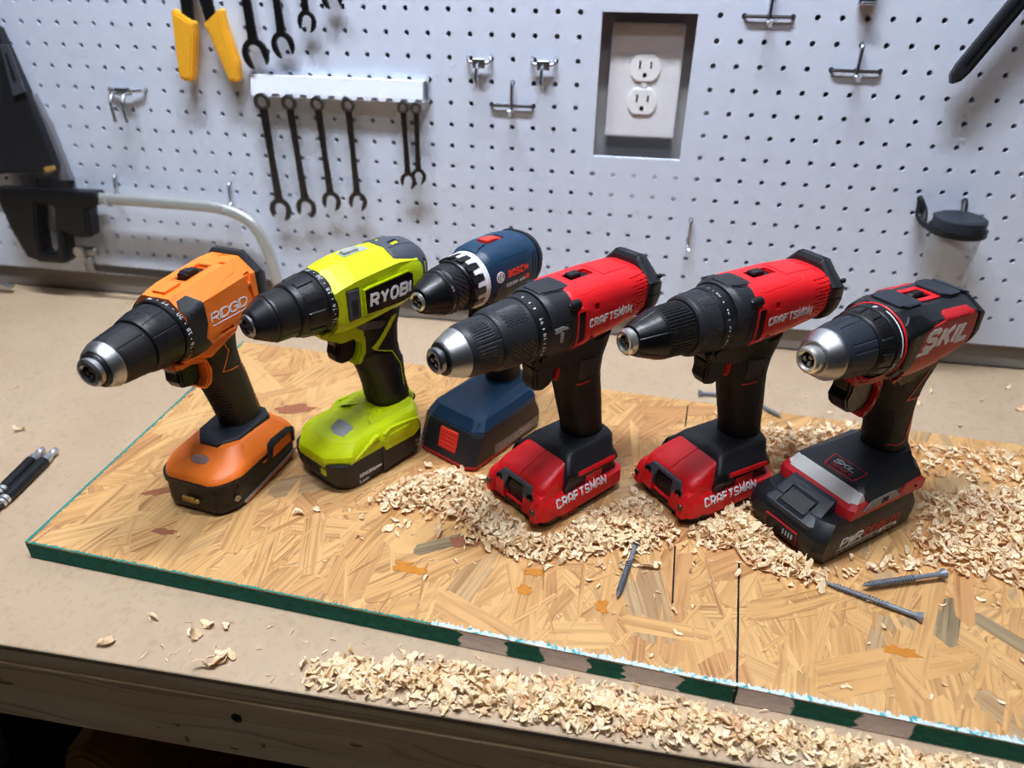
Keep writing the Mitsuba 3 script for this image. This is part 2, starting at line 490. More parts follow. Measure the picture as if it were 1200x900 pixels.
h.apply_translation((.0724, -.6033, -.4423))
part('rail_screw', h, 'm_darksteel', label='dark round screw head in the front rail')

# ------------------------------------------------------------------ things on the pegboard (wall coordinates x, z in metres; y < 0 stands off the board)
def P(*pts):
    return sg.Polygon(pts)


INCH = 0.0254
k = thing('wall_outlet', 'white double power outlet recessed in the pegboard opening', 'power outlet', scale=1.0)
cx = .3315
part('extension_box', prof(sg.box(cx - .039, -.1345, cx + .039, -.0125), .0050, .001, .0286), 'm_outlet')
part('cover_plate', prof(sg.box(cx - .0415, -.1365, cx + .0415, -.0105).buffer(-.003).buffer(.003), .0033, .0024, .0240), 'm_outlet')
for zc in (-.0575, -.0945):
    o = sg.Point(cx, zc).buffer(.0172).intersection(sg.box(cx - .0172, zc - .0145, cx + .0172, zc + .0145))
    q = part('socket', wallprof(o, .0183, .0230, .0008), 'm_white')
    for s, hh in ((-1, .0042), (1, .0036)):
        part('slot', wallprof(sg.box(cx + s * .0064 - .0011, zc + .0035 - hh, cx + s * .0064 + .0011, zc + .0035 + hh), .0179, .0187, .0001), 'm_hole', under=q)
    part('slot', wallprof(sg.Point(cx, zc - .0075).buffer(.0026), .0179, .0187, .0001), 'm_hole', under=q)
s = lathe([(0, .0001), (0, .0026), (.001, .0033), (.0015, .0033), (.0015, .0001)], 20)
s.apply_transform(trimesh.transformations.rotation_matrix(-math.pi / 2, (0, 0, 1)))
s.apply_translation((cx, .0208, -.076))
part('plate_screw', s, 'm_outlet')


def wire(*pts, r=.0021, rad=.004):
    return tube(bend(pts, rad), r, 8)


def pegs(x, z):      # the end of a hook that goes through its hole
    return wire((x, .012, z + .002), (x, .0, z), (x, -.0045, z), r=.0024)


def tee(c, r, label, top=1):
    """bar across two holes of row r with an upright from the row above and a short prong"""
    k = thing('peg_hook', label, 'hook', 'straight peg hooks on the pegboard' if False else None, scale=1.0)
    x, z = c * INCH, -r * INCH
    part('cross_bar', wire((x - INCH, .012, z + .001), (x - INCH, -.004, z), (x + INCH, -.004, z), (x + INCH, .012, z + .001), r=.0018), 'm_darksteel')
    part('upright', wire((x, .012, z + INCH * top + .001), (x, -.006, z + INCH * top), (x, -.0065, z - .006), (x, -.020, z - .008), (x, -.024, z - .002)), 'm_zinc')


tee(7, 4, 'small T-shaped steel peg hook to the left of the power outlet')
tee(18, 0, 'T-shaped steel peg hook at the top edge, first to the right of the power outlet')
tee(22, 2, 'T-shaped steel peg hook on bare board below the small silver clip')
for c, z0, lab in ((5, 2, 'small chrome double-peg hook, the left one of the pair beside the outlet'), (8, 2, 'small chrome double-peg hook, the right one of the pair beside the outlet')):
    k = thing('double_hook', lab, 'hook', scale=1.0)
    x, z = c * INCH - .002, -z0 * INCH
    part('back_wire', wire((x, .012, z + .004), (x, -.004, z + .002), (x + .001, -.007, z - .004), (x + .026, -.007, z - .004), (x + .027, -.004, z + .002), (x + .027, .012, z + .004)), 'm_zinc')
    part('prong', wire((x + .0135, -.007, z - .004), (x + .0135, -.020, z - .006), (x + .0135, -.024, z - .022), (x + .0135, -.0225, z - .028)), 'm_zinc')
    part('plate', box(x + .006, x + .021, -.0105, -.0065, z - .010, z + .001, .001), 'm_zinc')
k = thing('double_hook', 'wide chrome double-prong hook on bare board below the yellow-handled stripper', 'hook', scale=1.0)
x, z = -14 * INCH, -4 * INCH
part('back_wire', wire((x, .012, z + .003), (x, -.005, z), (x + .0254, -.008, z - .002), (x + .0508, -.005, z), (x + .0508, .012, z + .003)), 'm_zinc')
part('plate', box(x + .013, x + .036, -.0115, -.007, z - .006, z + .003, .001), 'm_zinc')
for xx in (x + .016, x + .033):
    part('prong', wire((xx, -.009, z - .002), (xx, -.022, z - .004), (xx, -.028, z - .014), (xx, -.027, z - .036)), 'm_zinc')
k = thing('peg_hook', 'single bright wire peg hook in the middle of the board, below the outlet', 'hook', scale=1.0)
x, z = 16 * INCH, -9 * INCH
part('upright', wire((x, .012, z + .002), (x, -.005, z), (x, -.0065, z - .03), (x, -.018, z - .037), (x, -.024, z - .030), r=.002), 'm_zinc')
part('foot_peg', pegs(x, z - INCH), 'm_zinc')
k = thing('small_clip', 'small silver clip cut off by the top edge, above a T-shaped hook', 'clip', scale=1.0)
part('body', box(.5445, .5610, -.010, -.001, .0135, .040, .0015), 'm_steel')
part('lip', box(.5455, .5600, -.016, -.010, .0135, .0165, .0008), 'm_zinc')

# wrenches
def wrench_outline(L, w, tilt=15, open_r=None, ring_r=None):
    """combination wrench along -z: ring end at the origin, open jaw at the bottom"""
    orr = open_r or w * 1.25
    rr = ring_r or w * .88
    shaft = P((-w * .44, 0), (w * .44, 0), (w * .36, -L * .5), (w * .46, -L + orr), (-w * .46, -L + orr), (-w * .36, -L * .5))
    head = sa.scale(sg.Point(0, -L).buffer(orr), 1.0, 1.06)
    a = math.radians(tilt)
    slot = sa.rotate(sg.box(-orr * .52, -L - 3 * orr, orr * .52, -L + orr * .12).union(sg.Point(0, -L + orr * .12).buffer(orr * .52)), tilt, origin=(0, -L))
    ring = sg.Point(0, 0).buffer(rr)
    o = shaft.union(head).difference(slot).union(ring).difference(sg.Point(0, 0).buffer(rr * .58))
    return o.buffer(-w * .06).buffer(w * .12).buffer(-w * .06)


def wrench(label, x, z, L, w, lean, group=None, y=-.016, th=.0055, tilt=15, m='m_darksteel', bright=True):
    k = thing('wrench', label, 'wrench', group, scale=1.0)
    full = sa.translate(sa.rotate(wrench_outline(L, w, tilt), lean, origin=(0, 0)), x, z)
    top = sa.translate(sa.rotate(sg.box(-w * 2, -w * .75, w * 2, w * 2), lean, origin=(0, 0)), x, z)
    bot = sa.translate(sa.rotate(sg.box(-w * 3, -L - w * 3, w * 3, -L + w * 1.5), lean, origin=(0, 0)), x, z)
    part('shaft', wallprof(full.difference(top).difference(bot), y - th * .38, y + th * .38, .0012), m)
    part('ring_end', wallprof(full.intersection(top), y - th * .6, y + th * .6, .0012), 'm_steel' if bright else m)
    part('open_jaw', wallprof(full.intersection(bot), y - th * .5, y + th * .5, .0012), m)


wrench('largest dark wrench hanging jaw-down at the top edge, nearest the yellow-handled stripper', -.1395, .115, .168, .0135, 1.0, y=-.014)
wrench('middle-sized dark wrench of the three hanging from the top edge', -.1005, .115, .157, .0115, 0.4, y=-.014)
wrench('shortest dark wrench of the three hanging from the top edge', -.0655, .100, .116, .0090, 0.0, y=-.014, tilt=-15)
k = thing('wrench', 'tiny wrench end just reaching into view at the top edge', 'wrench', scale=1.0)
for nm, msh in (('open_jaw', wallprof(sa.translate(wrench_outline(.1, .010), -.0315, .110), -.017, -.012, .001)),):
    part(nm, msh, 'm_darksteel')
for x, zz in ((-.1395, .115), (-.1005, .115), (-.0655, .100), (-.0315, .110)):
    pass
hk = [(-.1395, .1195), (-.1005, .1190), (-.0655, .1035), (-.0315, .1130)]
for (x, z), lab in zip(hk, ('largest', 'middle-sized', 'shortest', 'tiny')):
    k = thing('peg_hook', f'steel peg hook carrying the {lab} wrench above the top edge', 'hook', scale=1.0)
    part('prong', wire((x, .012, z + .004), (x, -.004, z + .002), (x, -.022, z - .001), (x, -.026, z + .006)), 'm_zinc')

k = thing('wrench_rack', 'pale metal rack strip with notches holding six hanging wrenches', 'rack', scale=1.0)
edge = [(-.150, -.1000)]
xs = np.linspace(-.150, .071, 133)
for x in xs:
    edge.append((x, -.0965 - .0040 * (abs(((x + .1357) / .0183 + .5) % 1 - .5) > .24)))
plate = P((-.150, -.078), *edge[1:], (.071, -.078))
pl = wallprof(plate, -.0022, .0, .0004)
pl = pl.warp_batch(lambda v: np.stack([v[:, 0], v[:, 1] - .0090 - np.clip((-.078 - v[:, 2]) / .02, 0, 1) * .006, v[:, 2]], -1))
part('plate', pl, 'm_rackplate')
part('top_fold', box(-.150, .071, -.0112, -.0005, -.0785, -.0768, .0004), 'm_rackplate')
part('lower_lip', box(-.150, .071, -.0150, -.004, -.1010, -.0996, .0003), 'm_rackplate')
for x in (-.1524, .0745):
    part('end_wire', wire((x, .012, -.0742), (x, -.006, -.0758), (x, -.0085, -.0995), (x, .012, -.1010)), 'm_zinc')
G = 'wrenches hanging from the wrench rack'
for x, L, w, lean, lab in ((-.1355, .141, .0120, .8, 'longest dark wrench, leftmost on the pale wrench rack'), (-.1000, .136, .0110, 1.6, 'dark wrench with a rusty lower shaft, second from the left on the pale rack'),
                           (-.0630, .125, .0102, 1.6, 'dark wrench third from the left on the pale wrench rack'), (-.0234, .123, .0098, .2, 'dark wrench just left of the empty slots on the pale wrench rack'),
                           (.0465, .092, .0082, .6, 'small dark wrench just right of the empty slots on the pale wrench rack'), (.0628, .086, .0078, -1.0, 'smallest dark wrench at the right end of the pale wrench rack')):
    wrench(lab, x, -.1065, L - .004, w, lean, G, y=-.0185, th=.0048, tilt=-16)

# wire stripper with yellow grips
k = thing('wire_stripper', 'wire stripper with two yellow grips and black arms hanging at the top edge', 'pliers', scale=1.0)
gl = P((-.2318, -.0040), (-.2058, -.0195), (-.2075, -.034), (-.2205, -.0815), (-.2260, -.0860), (-.2365, -.0845), (-.2395, -.078), (-.2345, -.030))
gr = P((-.1935, -.0202), (-.1672, -.0020), (-.1655, -.025), (-.1580, -.062), (-.1600, -.0815), (-.1650, -.0850), (-.1730, -.0835), (-.1890, -.0300))
for g in (gl, gr):
    part('grip', wallprof(g.buffer(-.003).buffer(.003), -.024, -.008, .004), 'm_yellow')
for a in (P((-.2200, .004), (-.2070, .004), (-.2020, .040), (-.193, .058), (-.203, .066), (-.214, .045)), P((-.1935, .004), (-.1775, .004), (-.185, .040), (-.196, .062), (-.206, .058), (-.197, .040))):
    pass
part('arm', wallprof(P((-.2225, -.012), (-.2090, -.020), (-.2050, .006), (-.196, .045), (-.190, .070), (-.201, .072), (-.212, .046), (-.2195, .010)), -.0175, -.0125, .001), 'm_black')
part('arm', wallprof(P((-.1905, -.018), (-.1770, -.008), (-.1785, .012), (-.190, .046), (-.199, .072), (-.2095, .070), (-.203, .045), (-.1940, .010)), -.0215, -.0165, .001), 'm_black')
part('jaw', wallprof(P((-.209, .060), (-.190, .060), (-.192, .110), (-.1995, .128), (-.207, .110)), -.0200, -.0140, .001), 'm_darksteel')
s = lathe([(-.004, .0005), (-.004, .006), (.004, .006), (.004, .0005)], 20)
s.apply_transform(trimesh.transformations.rotation_matrix(math.pi / 2, (0, 0, 1)))
s.apply_translation((-.1995, -.018, .060))
part('pivot', s, 'm_steel')
k = thing('peg_hook', 'steel peg hook that carries the wire stripper above the top edge', 'hook', scale=1.0)
part('prong', wire((-.2, .012, .0790), (-.2, -.004, .0770), (-.2, -.028, .0745), (-.2, -.032, .0800)), 'm_zinc')

# black bar at the upper right
k = thing('black_bar', 'black ribbed tool handle slanting in from the upper right corner', 'tool handle', scale=1.0)
o, d = np.array([.6525, -.0535]), np.array([.0385, .0745]) / np.hypot(.0385, .0745)
nrm = np.array([d[1], -d[0]])
pts = [o - nrm * .0062 + d * .002, o - d * .0050, o + nrm * .0062 + d * .002, o + nrm * .0080 + d * .012, o + nrm * .0088 + d * .26, o - nrm * .0088 + d * .26, o - nrm * .0080 + d * .012]
part('handle', wallprof(P(*pts).buffer(-.001).buffer(.001), -.030, -.014, .004), 'm_charcoal')
for sgn in (-1, 1):
    rb = P(*[o + nrm * sgn * a + d * b for a, b in ((.0022, .016), (.0045, .016), (.0045, .25), (.0022, .25))])
    part('ridge', wallprof(rb, -.0315, -.0285, .0008), 'm_black')
e = o + d * .235
k = thing('peg_hook', 'steel peg hook holding the black handle beyond the upper right corner', 'hook', scale=1.0)
for s in (-1, 1):
    q = e + nrm * .0125 * s
    part('prong', wire((q[0], .012, q[1] + .003), (q[0], -.004, q[1]), (q[0], -.036, q[1] - .002), (q[0], -.038, q[1] + .004)), 'm_zinc')

# clear jar in a black ring holder
k = thing('clear_jar', 'clear plastic jar with a black lid in a hooked holder at the right', 'jar', scale=1.0)
Xc, Yc, Zc = .7000, -.0345, -.2005
def up(profile, n=48):
    m = lathe(profile, n)
    m.apply_transform(trimesh.transformations.rotation_matrix(-math.pi / 2, (0, 1, 0)))
    m.apply_translation((Xc, Yc, 0))
    return m
part('lid', up([(Zc + .0045, .0005), (Zc + .0055, .020), (Zc + .0065, .024), (Zc + .0045, .0275), (Zc - .009, .0282), (Zc - .010, .0272), (Zc - .003, .0262), (Zc - .002, .0005)]), 'm_navygrey')
part('holder_ring', up([(Zc - .006, .0284), (Zc - .006, .0306), (Zc - .0125, .0306), (Zc - .0125, .0284), (Zc - .006, .0284)]), 'm_black')
part('jar_wall', up([(Zc - .0035, .0260), (Zc - .030, .0262), (Zc - .082, .0240), (Zc - .086, .0220), (Zc - .086, .0003)]), 'm_clear', True)
for x0, z0, y0 in ((26.12 * INCH, -.187, -.002), (28 * INCH + .001, -.187, -.002)):
    part('hook_arm', wire((x0, .012, z0 + .003), (x0, -.004, z0 + .001), (x0 + (Xc - x0) * .15, -.012, z0 - .010), (x0 + (Xc - x0) * .14, -.020, Zc - .009), r=.0034), 'm_black')
part('side_arm', wire((26.12 * INCH, -.004, -.186), (26.12 * INCH, -.010, -.203), (26.3 * INCH, -.022, -.2095), (Xc - .028, Yc, -.2100), r=.0036), 'm_black')

# dark sheath at the left edge
k = thing('tool_sheath', 'dark grey tool in a smoky sheath hanging at the left edge above the hacksaw', 'tool', scale=1.0)
body = P((-.478, -.030), (-.4655, -.106), (-.4600, -.150), (-.4545, -.204), (-.466, -.210), (-.547, -.217), (-.640, -.222), (-.640, -.020))
part('blade_cover', wallprof(body.buffer(-.004).buffer(.004), -.022, -.006, .003), 'm_charcoal')
part('sheath', wallprof(P((-.4645, -.112), (-.4550, -.150), (-.4470, -.223), (-.466, -.224), (-.470, -.200), (-.474, -.130)).buffer(.001), -.0105, -.002, .001), 'm_smoke')
part('clip_plate', wallprof(P((-.4755, -.051), (-.4660, -.0515), (-.4625, -.1050), (-.4800, -.1110)).buffer(.001), -.0255, -.0215, .001), 'm_slate')
part('slot', wallprof(P((-.4720, -.060), (-.4690, -.060), (-.4680, -.092), (-.4735, -.094)), -.0262, -.0252, .0002), 'm_charcoal')
part('rivet', wallprof(P((-.470, -.2045), (-.4555, -.2015), (-.4550, -.2055), (-.469, -.2095)).buffer(.001), -.0245, -.021, .001), 'm_gold')
k = thing('peg_hook', 'steel peg hook behind the dark sheath at the left edge', 'hook', scale=1.0)
part('prong', wire((-.5842, .012, -.010), (-.5842, -.004, -.012), (-.5842, -.026, -.016), (-.5842, -.030, -.010)), 'm_zinc')

# hacksaw
k = thing('hacksaw', 'hacksaw with black handle and silver tube frame hanging along the bottom of the board', 'hacksaw', scale=1.0)
Y0, Y1 = -.038, -.012
ho = P((-.5520, -.2345), (-.3960, -.2315), (-.3930, -.2400), (-.3985, -.2500), (-.4120, -.2560), (-.4200, -.2960), (-.4360, -.2990), (-.4620, -.2900), (-.4680, -.3330), (-.4760, -.3400), (-.5130, -.3410), (-.5350, -.3330), (-.5460, -.2900), (-.5490, -.2500), (-.5560, -.2400))
hi = P((-.4880, -.2520), (-.4640, -.2530), (-.4720, -.2850), (-.4830, -.3250), (-.5060, -.3270), (-.5010, -.2900))
part('handle', wallprof(ho.buffer(-.004).buffer(.007).buffer(-.003).difference(hi.buffer(-.003).buffer(.003)), Y0, Y1, .005), 'm_black')
fr = bend([(-.400, -.025, -.2415), (-.215, -.025, -.2430), (-.172, -.025, -.2600), (-.1560, -.025, -.3060), (-.1530, -.025, -.3470)], .03, 8)
fm = tube(fr, .0078, 16)
fm.vertices[:, 1] = -.025 + (fm.vertices[:, 1] + .025) * .75
part('frame', fm, 'm_frame')
part('blade', wallprof(P((-.452, -.3405), (-.146, -.3440), (-.146, -.3560), (-.452, -.3525)), -.0262, -.0248, .0002), 'm_darksteel')
part('blade_holder', box(-.458, -.425, -.030, -.020, -.328, -.315, .002), 'm_steel')
part('blade_pin', box(-.4470, -.4360, -.030, -.020, -.352, -.329, .0015), 'm_steel')
part('tension_nut', wallprof(sg.Point(-.448, -.321).buffer(.0085), -.036, -.029, .002), 'm_brushed')
part('front_pin', box(-.159, -.147, -.030, -.020, -.356, -.343, .0015), 'm_steel')
for x, z, lab in ((-15 * INCH, -.2160, 'left of the two bright wire hooks that carry the hacksaw'), (-8.27 * INCH, -.2160, 'right of the two bright wire hooks that carry the hacksaw')):
    k = thing('peg_hook', lab, 'hook', 'hooks carrying the hacksaw', scale=1.0)
    part('prong', wire((x, .012, z + .003), (x, -.006, z), (x, -.0085, z - .026), (x, -.0265, z - .0355), (x, -.0355, z - .030), (x, -.0365, z - .022)), 'm_zinc')

# things in the dark under the bench
k = thing('yellow_case', 'dark yellow tool case with a black handle, in the shadow under the bench', 'tool case', scale=1.0)
part('body', prof(P((-.352, -.999), (-.180, -.999), (-.196, -.93), (-.228, -.800), (-.262, -.775), (-.290, -.790), (-.345, -.92)).buffer(-.008).buffer(.008), .06, .01, -.42), 'm_yellow')
part('handle', wire((-.285, -.486, -.86), (-.270, -.512, -.850), (-.250, -.512, -.850), (-.238, -.486, -.865), r=.009, rad=.01), 'm_black')
k = thing('red_canister', 'dull red canister standing in the shadow under the bench', 'canister', scale=1.0)
m = lathe([(-.999, .001), (-.999, .050), (-.83, .050), (-.80, .036), (-.795, .02), (-.780, .018), (-.780, .001)], 40)
m.apply_transform(trimesh.transformations.rotation_matrix(-math.pi / 2, (0, 1, 0))); m.apply_translation((-.105, -.44, 0))
part('body', m, 'm_deepred')
k = thing('white_bucket', 'white bucket at the left edge in the shadow under the bench', 'bucket', scale=1.0)
m = lathe([(-.999, .001), (-.999, .075), (-.80, .090), (-.795, .094), (-.785, .094), (-.785, .088), (-.99, .072), (-.99, .001)], 48)
m.apply_transform(trimesh.transformations.rotation_matrix(-math.pi / 2, (0, 1, 0))); m.apply_translation((-.580, -.44, 0))
part('body', m, 'm_white')

# ------------------------------------------------------------------ drills (millimetres; x towards the chuck, y towards the left side, z up, ground at z = 0)
class Shell:
    """a body swept along x: stations (x, half width, z top, z bottom, squareness)"""

    def __init__(s, st, nth=88, step=2.5):
        st = np.array(sorted(st), float)
        s.st, s.nth = st, nth
        xs = [st[0, 0]]
        for a, b in zip(st[:-1, 0], st[1:, 0]):
            k = max(1, int(math.ceil((b - a) / step)))
            xs += list(a + (b - a) * np.arange(1, k + 1) / k)
        s.xs = np.array(xs)

    def at(s, x):
        return [np.interp(x, s.st[:, 0], s.st[:, i]) for i in range(1, 5)]

    def mesh(s, grow=0.0, x0=-1e9, x1=1e9):
        xs = s.xs[(s.xs > x0) & (s.xs < x1)]
        xs = np.unique(np.concatenate([xs, [v for v in (x0, x1) if abs(v) < 1e8]]))
        hw, zt, zb, n = s.at(xs)
        a = np.arange(s.nth) * 2 * np.pi / s.nth
        c, d = np.cos(a), np.sin(a)
        e = (2 / n)[:, None]
        Y = (hw + grow)[:, None] * np.sign(c) * np.abs(c)[None] ** e
        Z = ((zt + zb) / 2)[:, None] + ((zt - zb) / 2 + grow)[:, None] * np.sign(d) * np.abs(d)[None] ** e
        return loft(np.stack([np.repeat(xs[:, None], s.nth, 1), Y, Z], -1))

    def ys(s, x, z):
        hw, zt, zb, n = s.at(x)
        q = np.clip(np.abs((z - (zt + zb) / 2) / ((zt - zb) / 2)), 0, .985)
        return hw * (1 - q ** n) ** (1 / n)

    def zs(s, x, y):
        hw, zt, zb, n = s.at(x)
        q = np.clip(np.abs(y / hw), 0, .985)
        return (zt + zb) / 2 + (zt - zb) / 2 * (1 - q ** n) ** (1 / n)


class Faceted(Shell):
    """stations (x, half width, z top, z bottom, flat top's half width, height where the side turns in, squareness below)"""

    def at(s, x):
        return [np.interp(x, s.st[:, 0], s.st[:, i]) for i in range(1, 7)]

    def mesh(s, grow=0.0, x0=-1e9, x1=1e9):
        xs = s.xs[(s.xs > x0) & (s.xs < x1)]
        xs = np.unique(np.concatenate([xs, [v for v in (x0, x1) if abs(v) < 1e8]]))
        hw, zt, zb, tw, zc, n = [q[:, None] for q in s.at(xs)]
        hw, zt, tw, zb = hw + grow, zt + grow, tw + grow * .5, zb - grow
        zm = zb + (zc - zb) * .5
        k = 10
        t = np.linspace(0, 1, k, endpoint=False)[None]
        seg = [(hw + 0 * t, zm + (zc - zm) * t), (hw + (tw - hw) * t, zc + (zt - zc) * t), (tw * (1 - t), zt + 0 * t)]
        a = np.linspace(0, np.pi / 2, 14)[None, 1:]
        low = (hw * np.cos(a) ** (2 / n), zm - (zm - zb) * np.sin(a) ** (2 / n))
        Y = np.concatenate([q[0] for q in seg], 1)
        Z = np.concatenate([q[1] for q in seg], 1)
        Yl, Zl = low
        y = np.concatenate([Y, np.zeros((len(xs), 1)), -Y[:, :0:-1], -Y[:, :1], -Yl[:, :-1], Yl[:, ::-1] * np.where(np.arange(13) == 0, 0, 1)], 1)
        z = np.concatenate([Z, zt, Z[:, :0:-1], Z[:, :1], Zl[:, :-1], Zl[:, ::-1]], 1)
        return loft(np.stack([np.repeat(xs[:, None], y.shape[1], 1), y, z], -1))

    def ys(s, x, z):
        hw, zt, zb, tw, zc, n = s.at(x)
        zm = zb + (zc - zb) * .5
        upper = np.where(z <= zc, hw, hw + (tw - hw) * np.clip((z - zc) / np.maximum(zt - zc, .1), 0, 1))
        q = np.clip((zm - z) / (zm - zb), 0, .985)
        return np.where(z >= zm, upper, hw * (1 - q ** n) ** (1 / n))

    def zs(s, x, y):
        hw, zt, zb, tw, zc, n = s.at(x)
        t = np.clip((np.abs(y) - tw) / np.maximum(hw - tw, .1), 0, 1)
        return zt + (zc - zt) * t


class Column:
    """a body swept along z: stations (z, x centre, half length, half width, squareness)"""

    def __init__(s, st, nth=64, step=3.0):
        st = np.array(sorted(st), float)
        s.st, s.nth = st, nth
        zs = [st[0, 0]]
        for a, b in zip(st[:-1, 0], st[1:, 0]):
            k = max(1, int(math.ceil((b - a) / step)))
            zs += list(a + (b - a) * np.arange(1, k + 1) / k)
        s.zz = np.array(zs)

    def at(s, z):
        out = []
        for i in range(1, 5):
            out.append(np.interp(z, s.st[:, 0], s.st[:, i]))
        return out

    def mesh(s, grow=0.0, z0=-1e9, z1=1e9):
        zs = s.zz[(s.zz > z0) & (s.zz < z1)]
        zs = np.unique(np.concatenate([zs, [v for v in (z0, z1) if abs(v) < 1e8]]))
        cx, hx, hy, n = s.at(zs)
        a = np.arange(s.nth) * 2 * np.pi / s.nth
        c, d = np.cos(a), np.sin(a)
        e = (2 / n)[:, None]
        X = cx[:, None] + (hx + grow)[:, None] * np.sign(c) * np.abs(c)[None] ** e
        Y = (hy + grow)[:, None] * np.sign(d) * np.abs(d)[None] ** e
        return loft(np.stack([X, Y, np.repeat(zs[:, None], s.nth, 1)], -1))

    def ys(s, x, z):
        cx, hx, hy, n = s.at(z)
        q = np.clip(np.abs((x - cx) / hx), 0, .985)
        return hy * (1 - q ** n) ** (1 / n)


class Flat:
    """upright side face(s) y = f(z) or y = constant"""

    def __init__(s, f):
        s.f = f if callable(f) else (lambda x, z: np.full(np.shape(x), float(f)))

    def ys(s, x, z):
        return s.f(x, z)


def panel(surf, poly, h0, h1, side=1, fine=2.5, bev=0.0):
    """outline in (x, z) laid on the side of a body, from h0 to h1 off it"""
    m = cs(poly).extrude(1.0)
    if fine:
        m = m.refine_to_length(fine)
    t = (lambda w: 1 - w) if side > 0 else (lambda w: w)          # keeps the skin facing outwards
    return m.warp_batch(lambda v: np.stack([v[:, 0], side * (surf.ys(v[:, 0], v[:, 1]) + h0 + (h1 - h0) * t(v[:, 2])), v[:, 1]], -1))


def panels(surf, poly, h0, h1, fine=2.5):
    return [tri(panel(surf, g, h0, h1, s, fine)) for s in (1, -1) for g in getattr(poly, 'geoms', [poly])]


def cap_panel(surf, poly, h0, h1, fine=2.5):
    """outline in (x, y) laid on top of a body"""
    m = cs(poly).extrude(1.0).refine_to_length(fine)
    return m.warp_batch(lambda v: np.stack([v[:, 0], v[:, 1], surf.zs(v[:, 0], v[:, 1]) + h0 + (h1 - h0) * v[:, 2]], -1))


def carve(m, cuts):
    m = man(m) if isinstance(m, trimesh.Trimesh) else m
    for c in cuts:
        m = m - c
    return m


def groove(surf, lines, w=0.7, depth=0.8, side=1):
    return panel(surf, strokes(lines, w), -depth, 1.5, side)


def tgroove(surf, lines, w=0.7, depth=0.8):
    return cap_panel(surf, strokes(lines, w), -depth, 1.5)


def text_side(surf, s, x0, z0, w, h, thick=0.35, lift=0.05, bold=False, shear=0.0, slope=0.0, side=1, t=None):
    """lettering on the left side: starts at x0 and runs towards the rear"""
    m = glyphflat(s, w, h, t, shear) if t else textflat(s, w, h, bold, shear)
    m = m.subdivide_to_size(max(2.5, h / 4)) if w > 12 else m
    v = np.array(m.vertices)
    x, z = x0 - side * v[:, 0], z0 + v[:, 1] + slope * v[:, 0]
    return trimesh.Trimesh(np.stack([x, side * (surf.ys(x, z) + lift + thick * v[:, 2]), z], -1), m.faces, process=False)


def ring_text(items, H, x0, r, size, h=0.25):
    """(text, degrees from the top towards the left side): lettering wrapped on a ring, capitals pointing to the chuck"""
    out = []
    for s, deg in items:
        m = textflat(s, size * (0.66 * len(s)), size)
        m = m.subdivide_to_size(1.2)
        v = np.array(m.vertices)
        w = size * 0.66 * len(s)
        a = math.radians(deg) - (v[:, 0] - w / 2) / r
        R = r + h * v[:, 2]
        out.append(trimesh.Trimesh(np.stack([x0 + v[:, 1], R * np.sin(a), H + R * np.cos(a)], -1), m.faces, process=False))
    return join(out)


def ring_marks(angles, H, x0, x1, r, w=0.9, h=0.25):
    out = []
    for deg in angles:
        a = math.radians(deg)
        b = box(x0, x1, -w / 2, w / 2, r - .2, r + h)
        b.apply_transform(trimesh.transformations.rotation_matrix(-a, (1, 0, 0)))
        b.apply_translation((0, 0, H))
        out.append(b)
    return out


def lath(profile, H, n=96, disp=None, fine=0):
    m = lathe(profile, n, disp, fine)
    m.apply_translation((0, 0, H))
    return m


def rrect(x0, x1, hw, rf, rr, n=7, nose=0.0):
    """outline of a battery or foot seen from above: front end x1 with corner radius rf, rear end x0 with rr; nose bows the front"""
    out = []
    for cx, cy, r, a0 in ((x1 - rf, hw - rf, rf, 0), (x0 + rr, hw - rr, rr, 90), (x0 + rr, -hw + rr, rr, 180), (x1 - rf, -hw + rf, rf, 270)):
        for k in range(n):
            a = math.radians(a0 + 90 * k / (n - 1))
            out.append((cx + r * math.cos(a), cy + r * math.sin(a)))
    o = np.array(out)
    if nose:
        t = np.clip((o[:, 0] - (x1 - 25)) / 25, 0, 1)
        o[:, 0] += nose * t * (1 - (o[:, 1] / hw) ** 2)
    return o


def stack(levels):
    """levels (z, outline n x 2[, slope dz/dx about x = 0]) joined bottom to top"""
    secs = []
    for lv in levels:
        z, o = lv[0], np.asarray(lv[1], float)
        zz = z + (lv[2] * o[:, 0] if len(lv) > 2 else 0) + np.zeros(len(o))
        secs.append(np.column_stack([o, zz]))
    return loft(secs)


def jaws(H, x, r_hole=5.2, n=3):
    out = []
    for i in range(n):
        a = 2 * math.pi * i / n + .5
        m = lathe([(x - 8, .2), (x - 8, 2.4), (x - .8, 2.1), (x, 1.2), (x, .2)], 14)
        m.apply_translation((0, math.sin(a) * 3.1, H + math.cos(a) * 3.1))
        out.append(m)
    return out


def chuck_nose(H, x, r, ring_mat='m_chrome', depth=9):
    """bright nose ring with a dark bore and three jaws; x = front face"""
    part('nose_ring', lath([(x - depth, 5.6), (x - depth, r), (x - 1.6, r), (x, r - 1.7), (x + .2, 7.2), (x - 1.2, 5.8), (x - depth, 5.6)], H, 56), ring_mat, label='bright nose ring of the chuck')
    part('bore', lath([(x - depth + .5, .1), (x - depth + .5, 5.65), (x - depth + 1.5, 5.65), (x - depth + 1.5, .1)], H, 32), 'm_hole')
    for j in jaws(H, x - 1.2):
        part('jaw', j, 'm_steel')


def place(x, y, yaw):
    return T().translate([x, y, BOARD_Z]).rotate([0, 0, 1], yaw)


DG = 'cordless drills standing in a row on the board'


def sline(n, a, b):
    return [a + (b - a) * i / (n - 1) for i in range(n)]


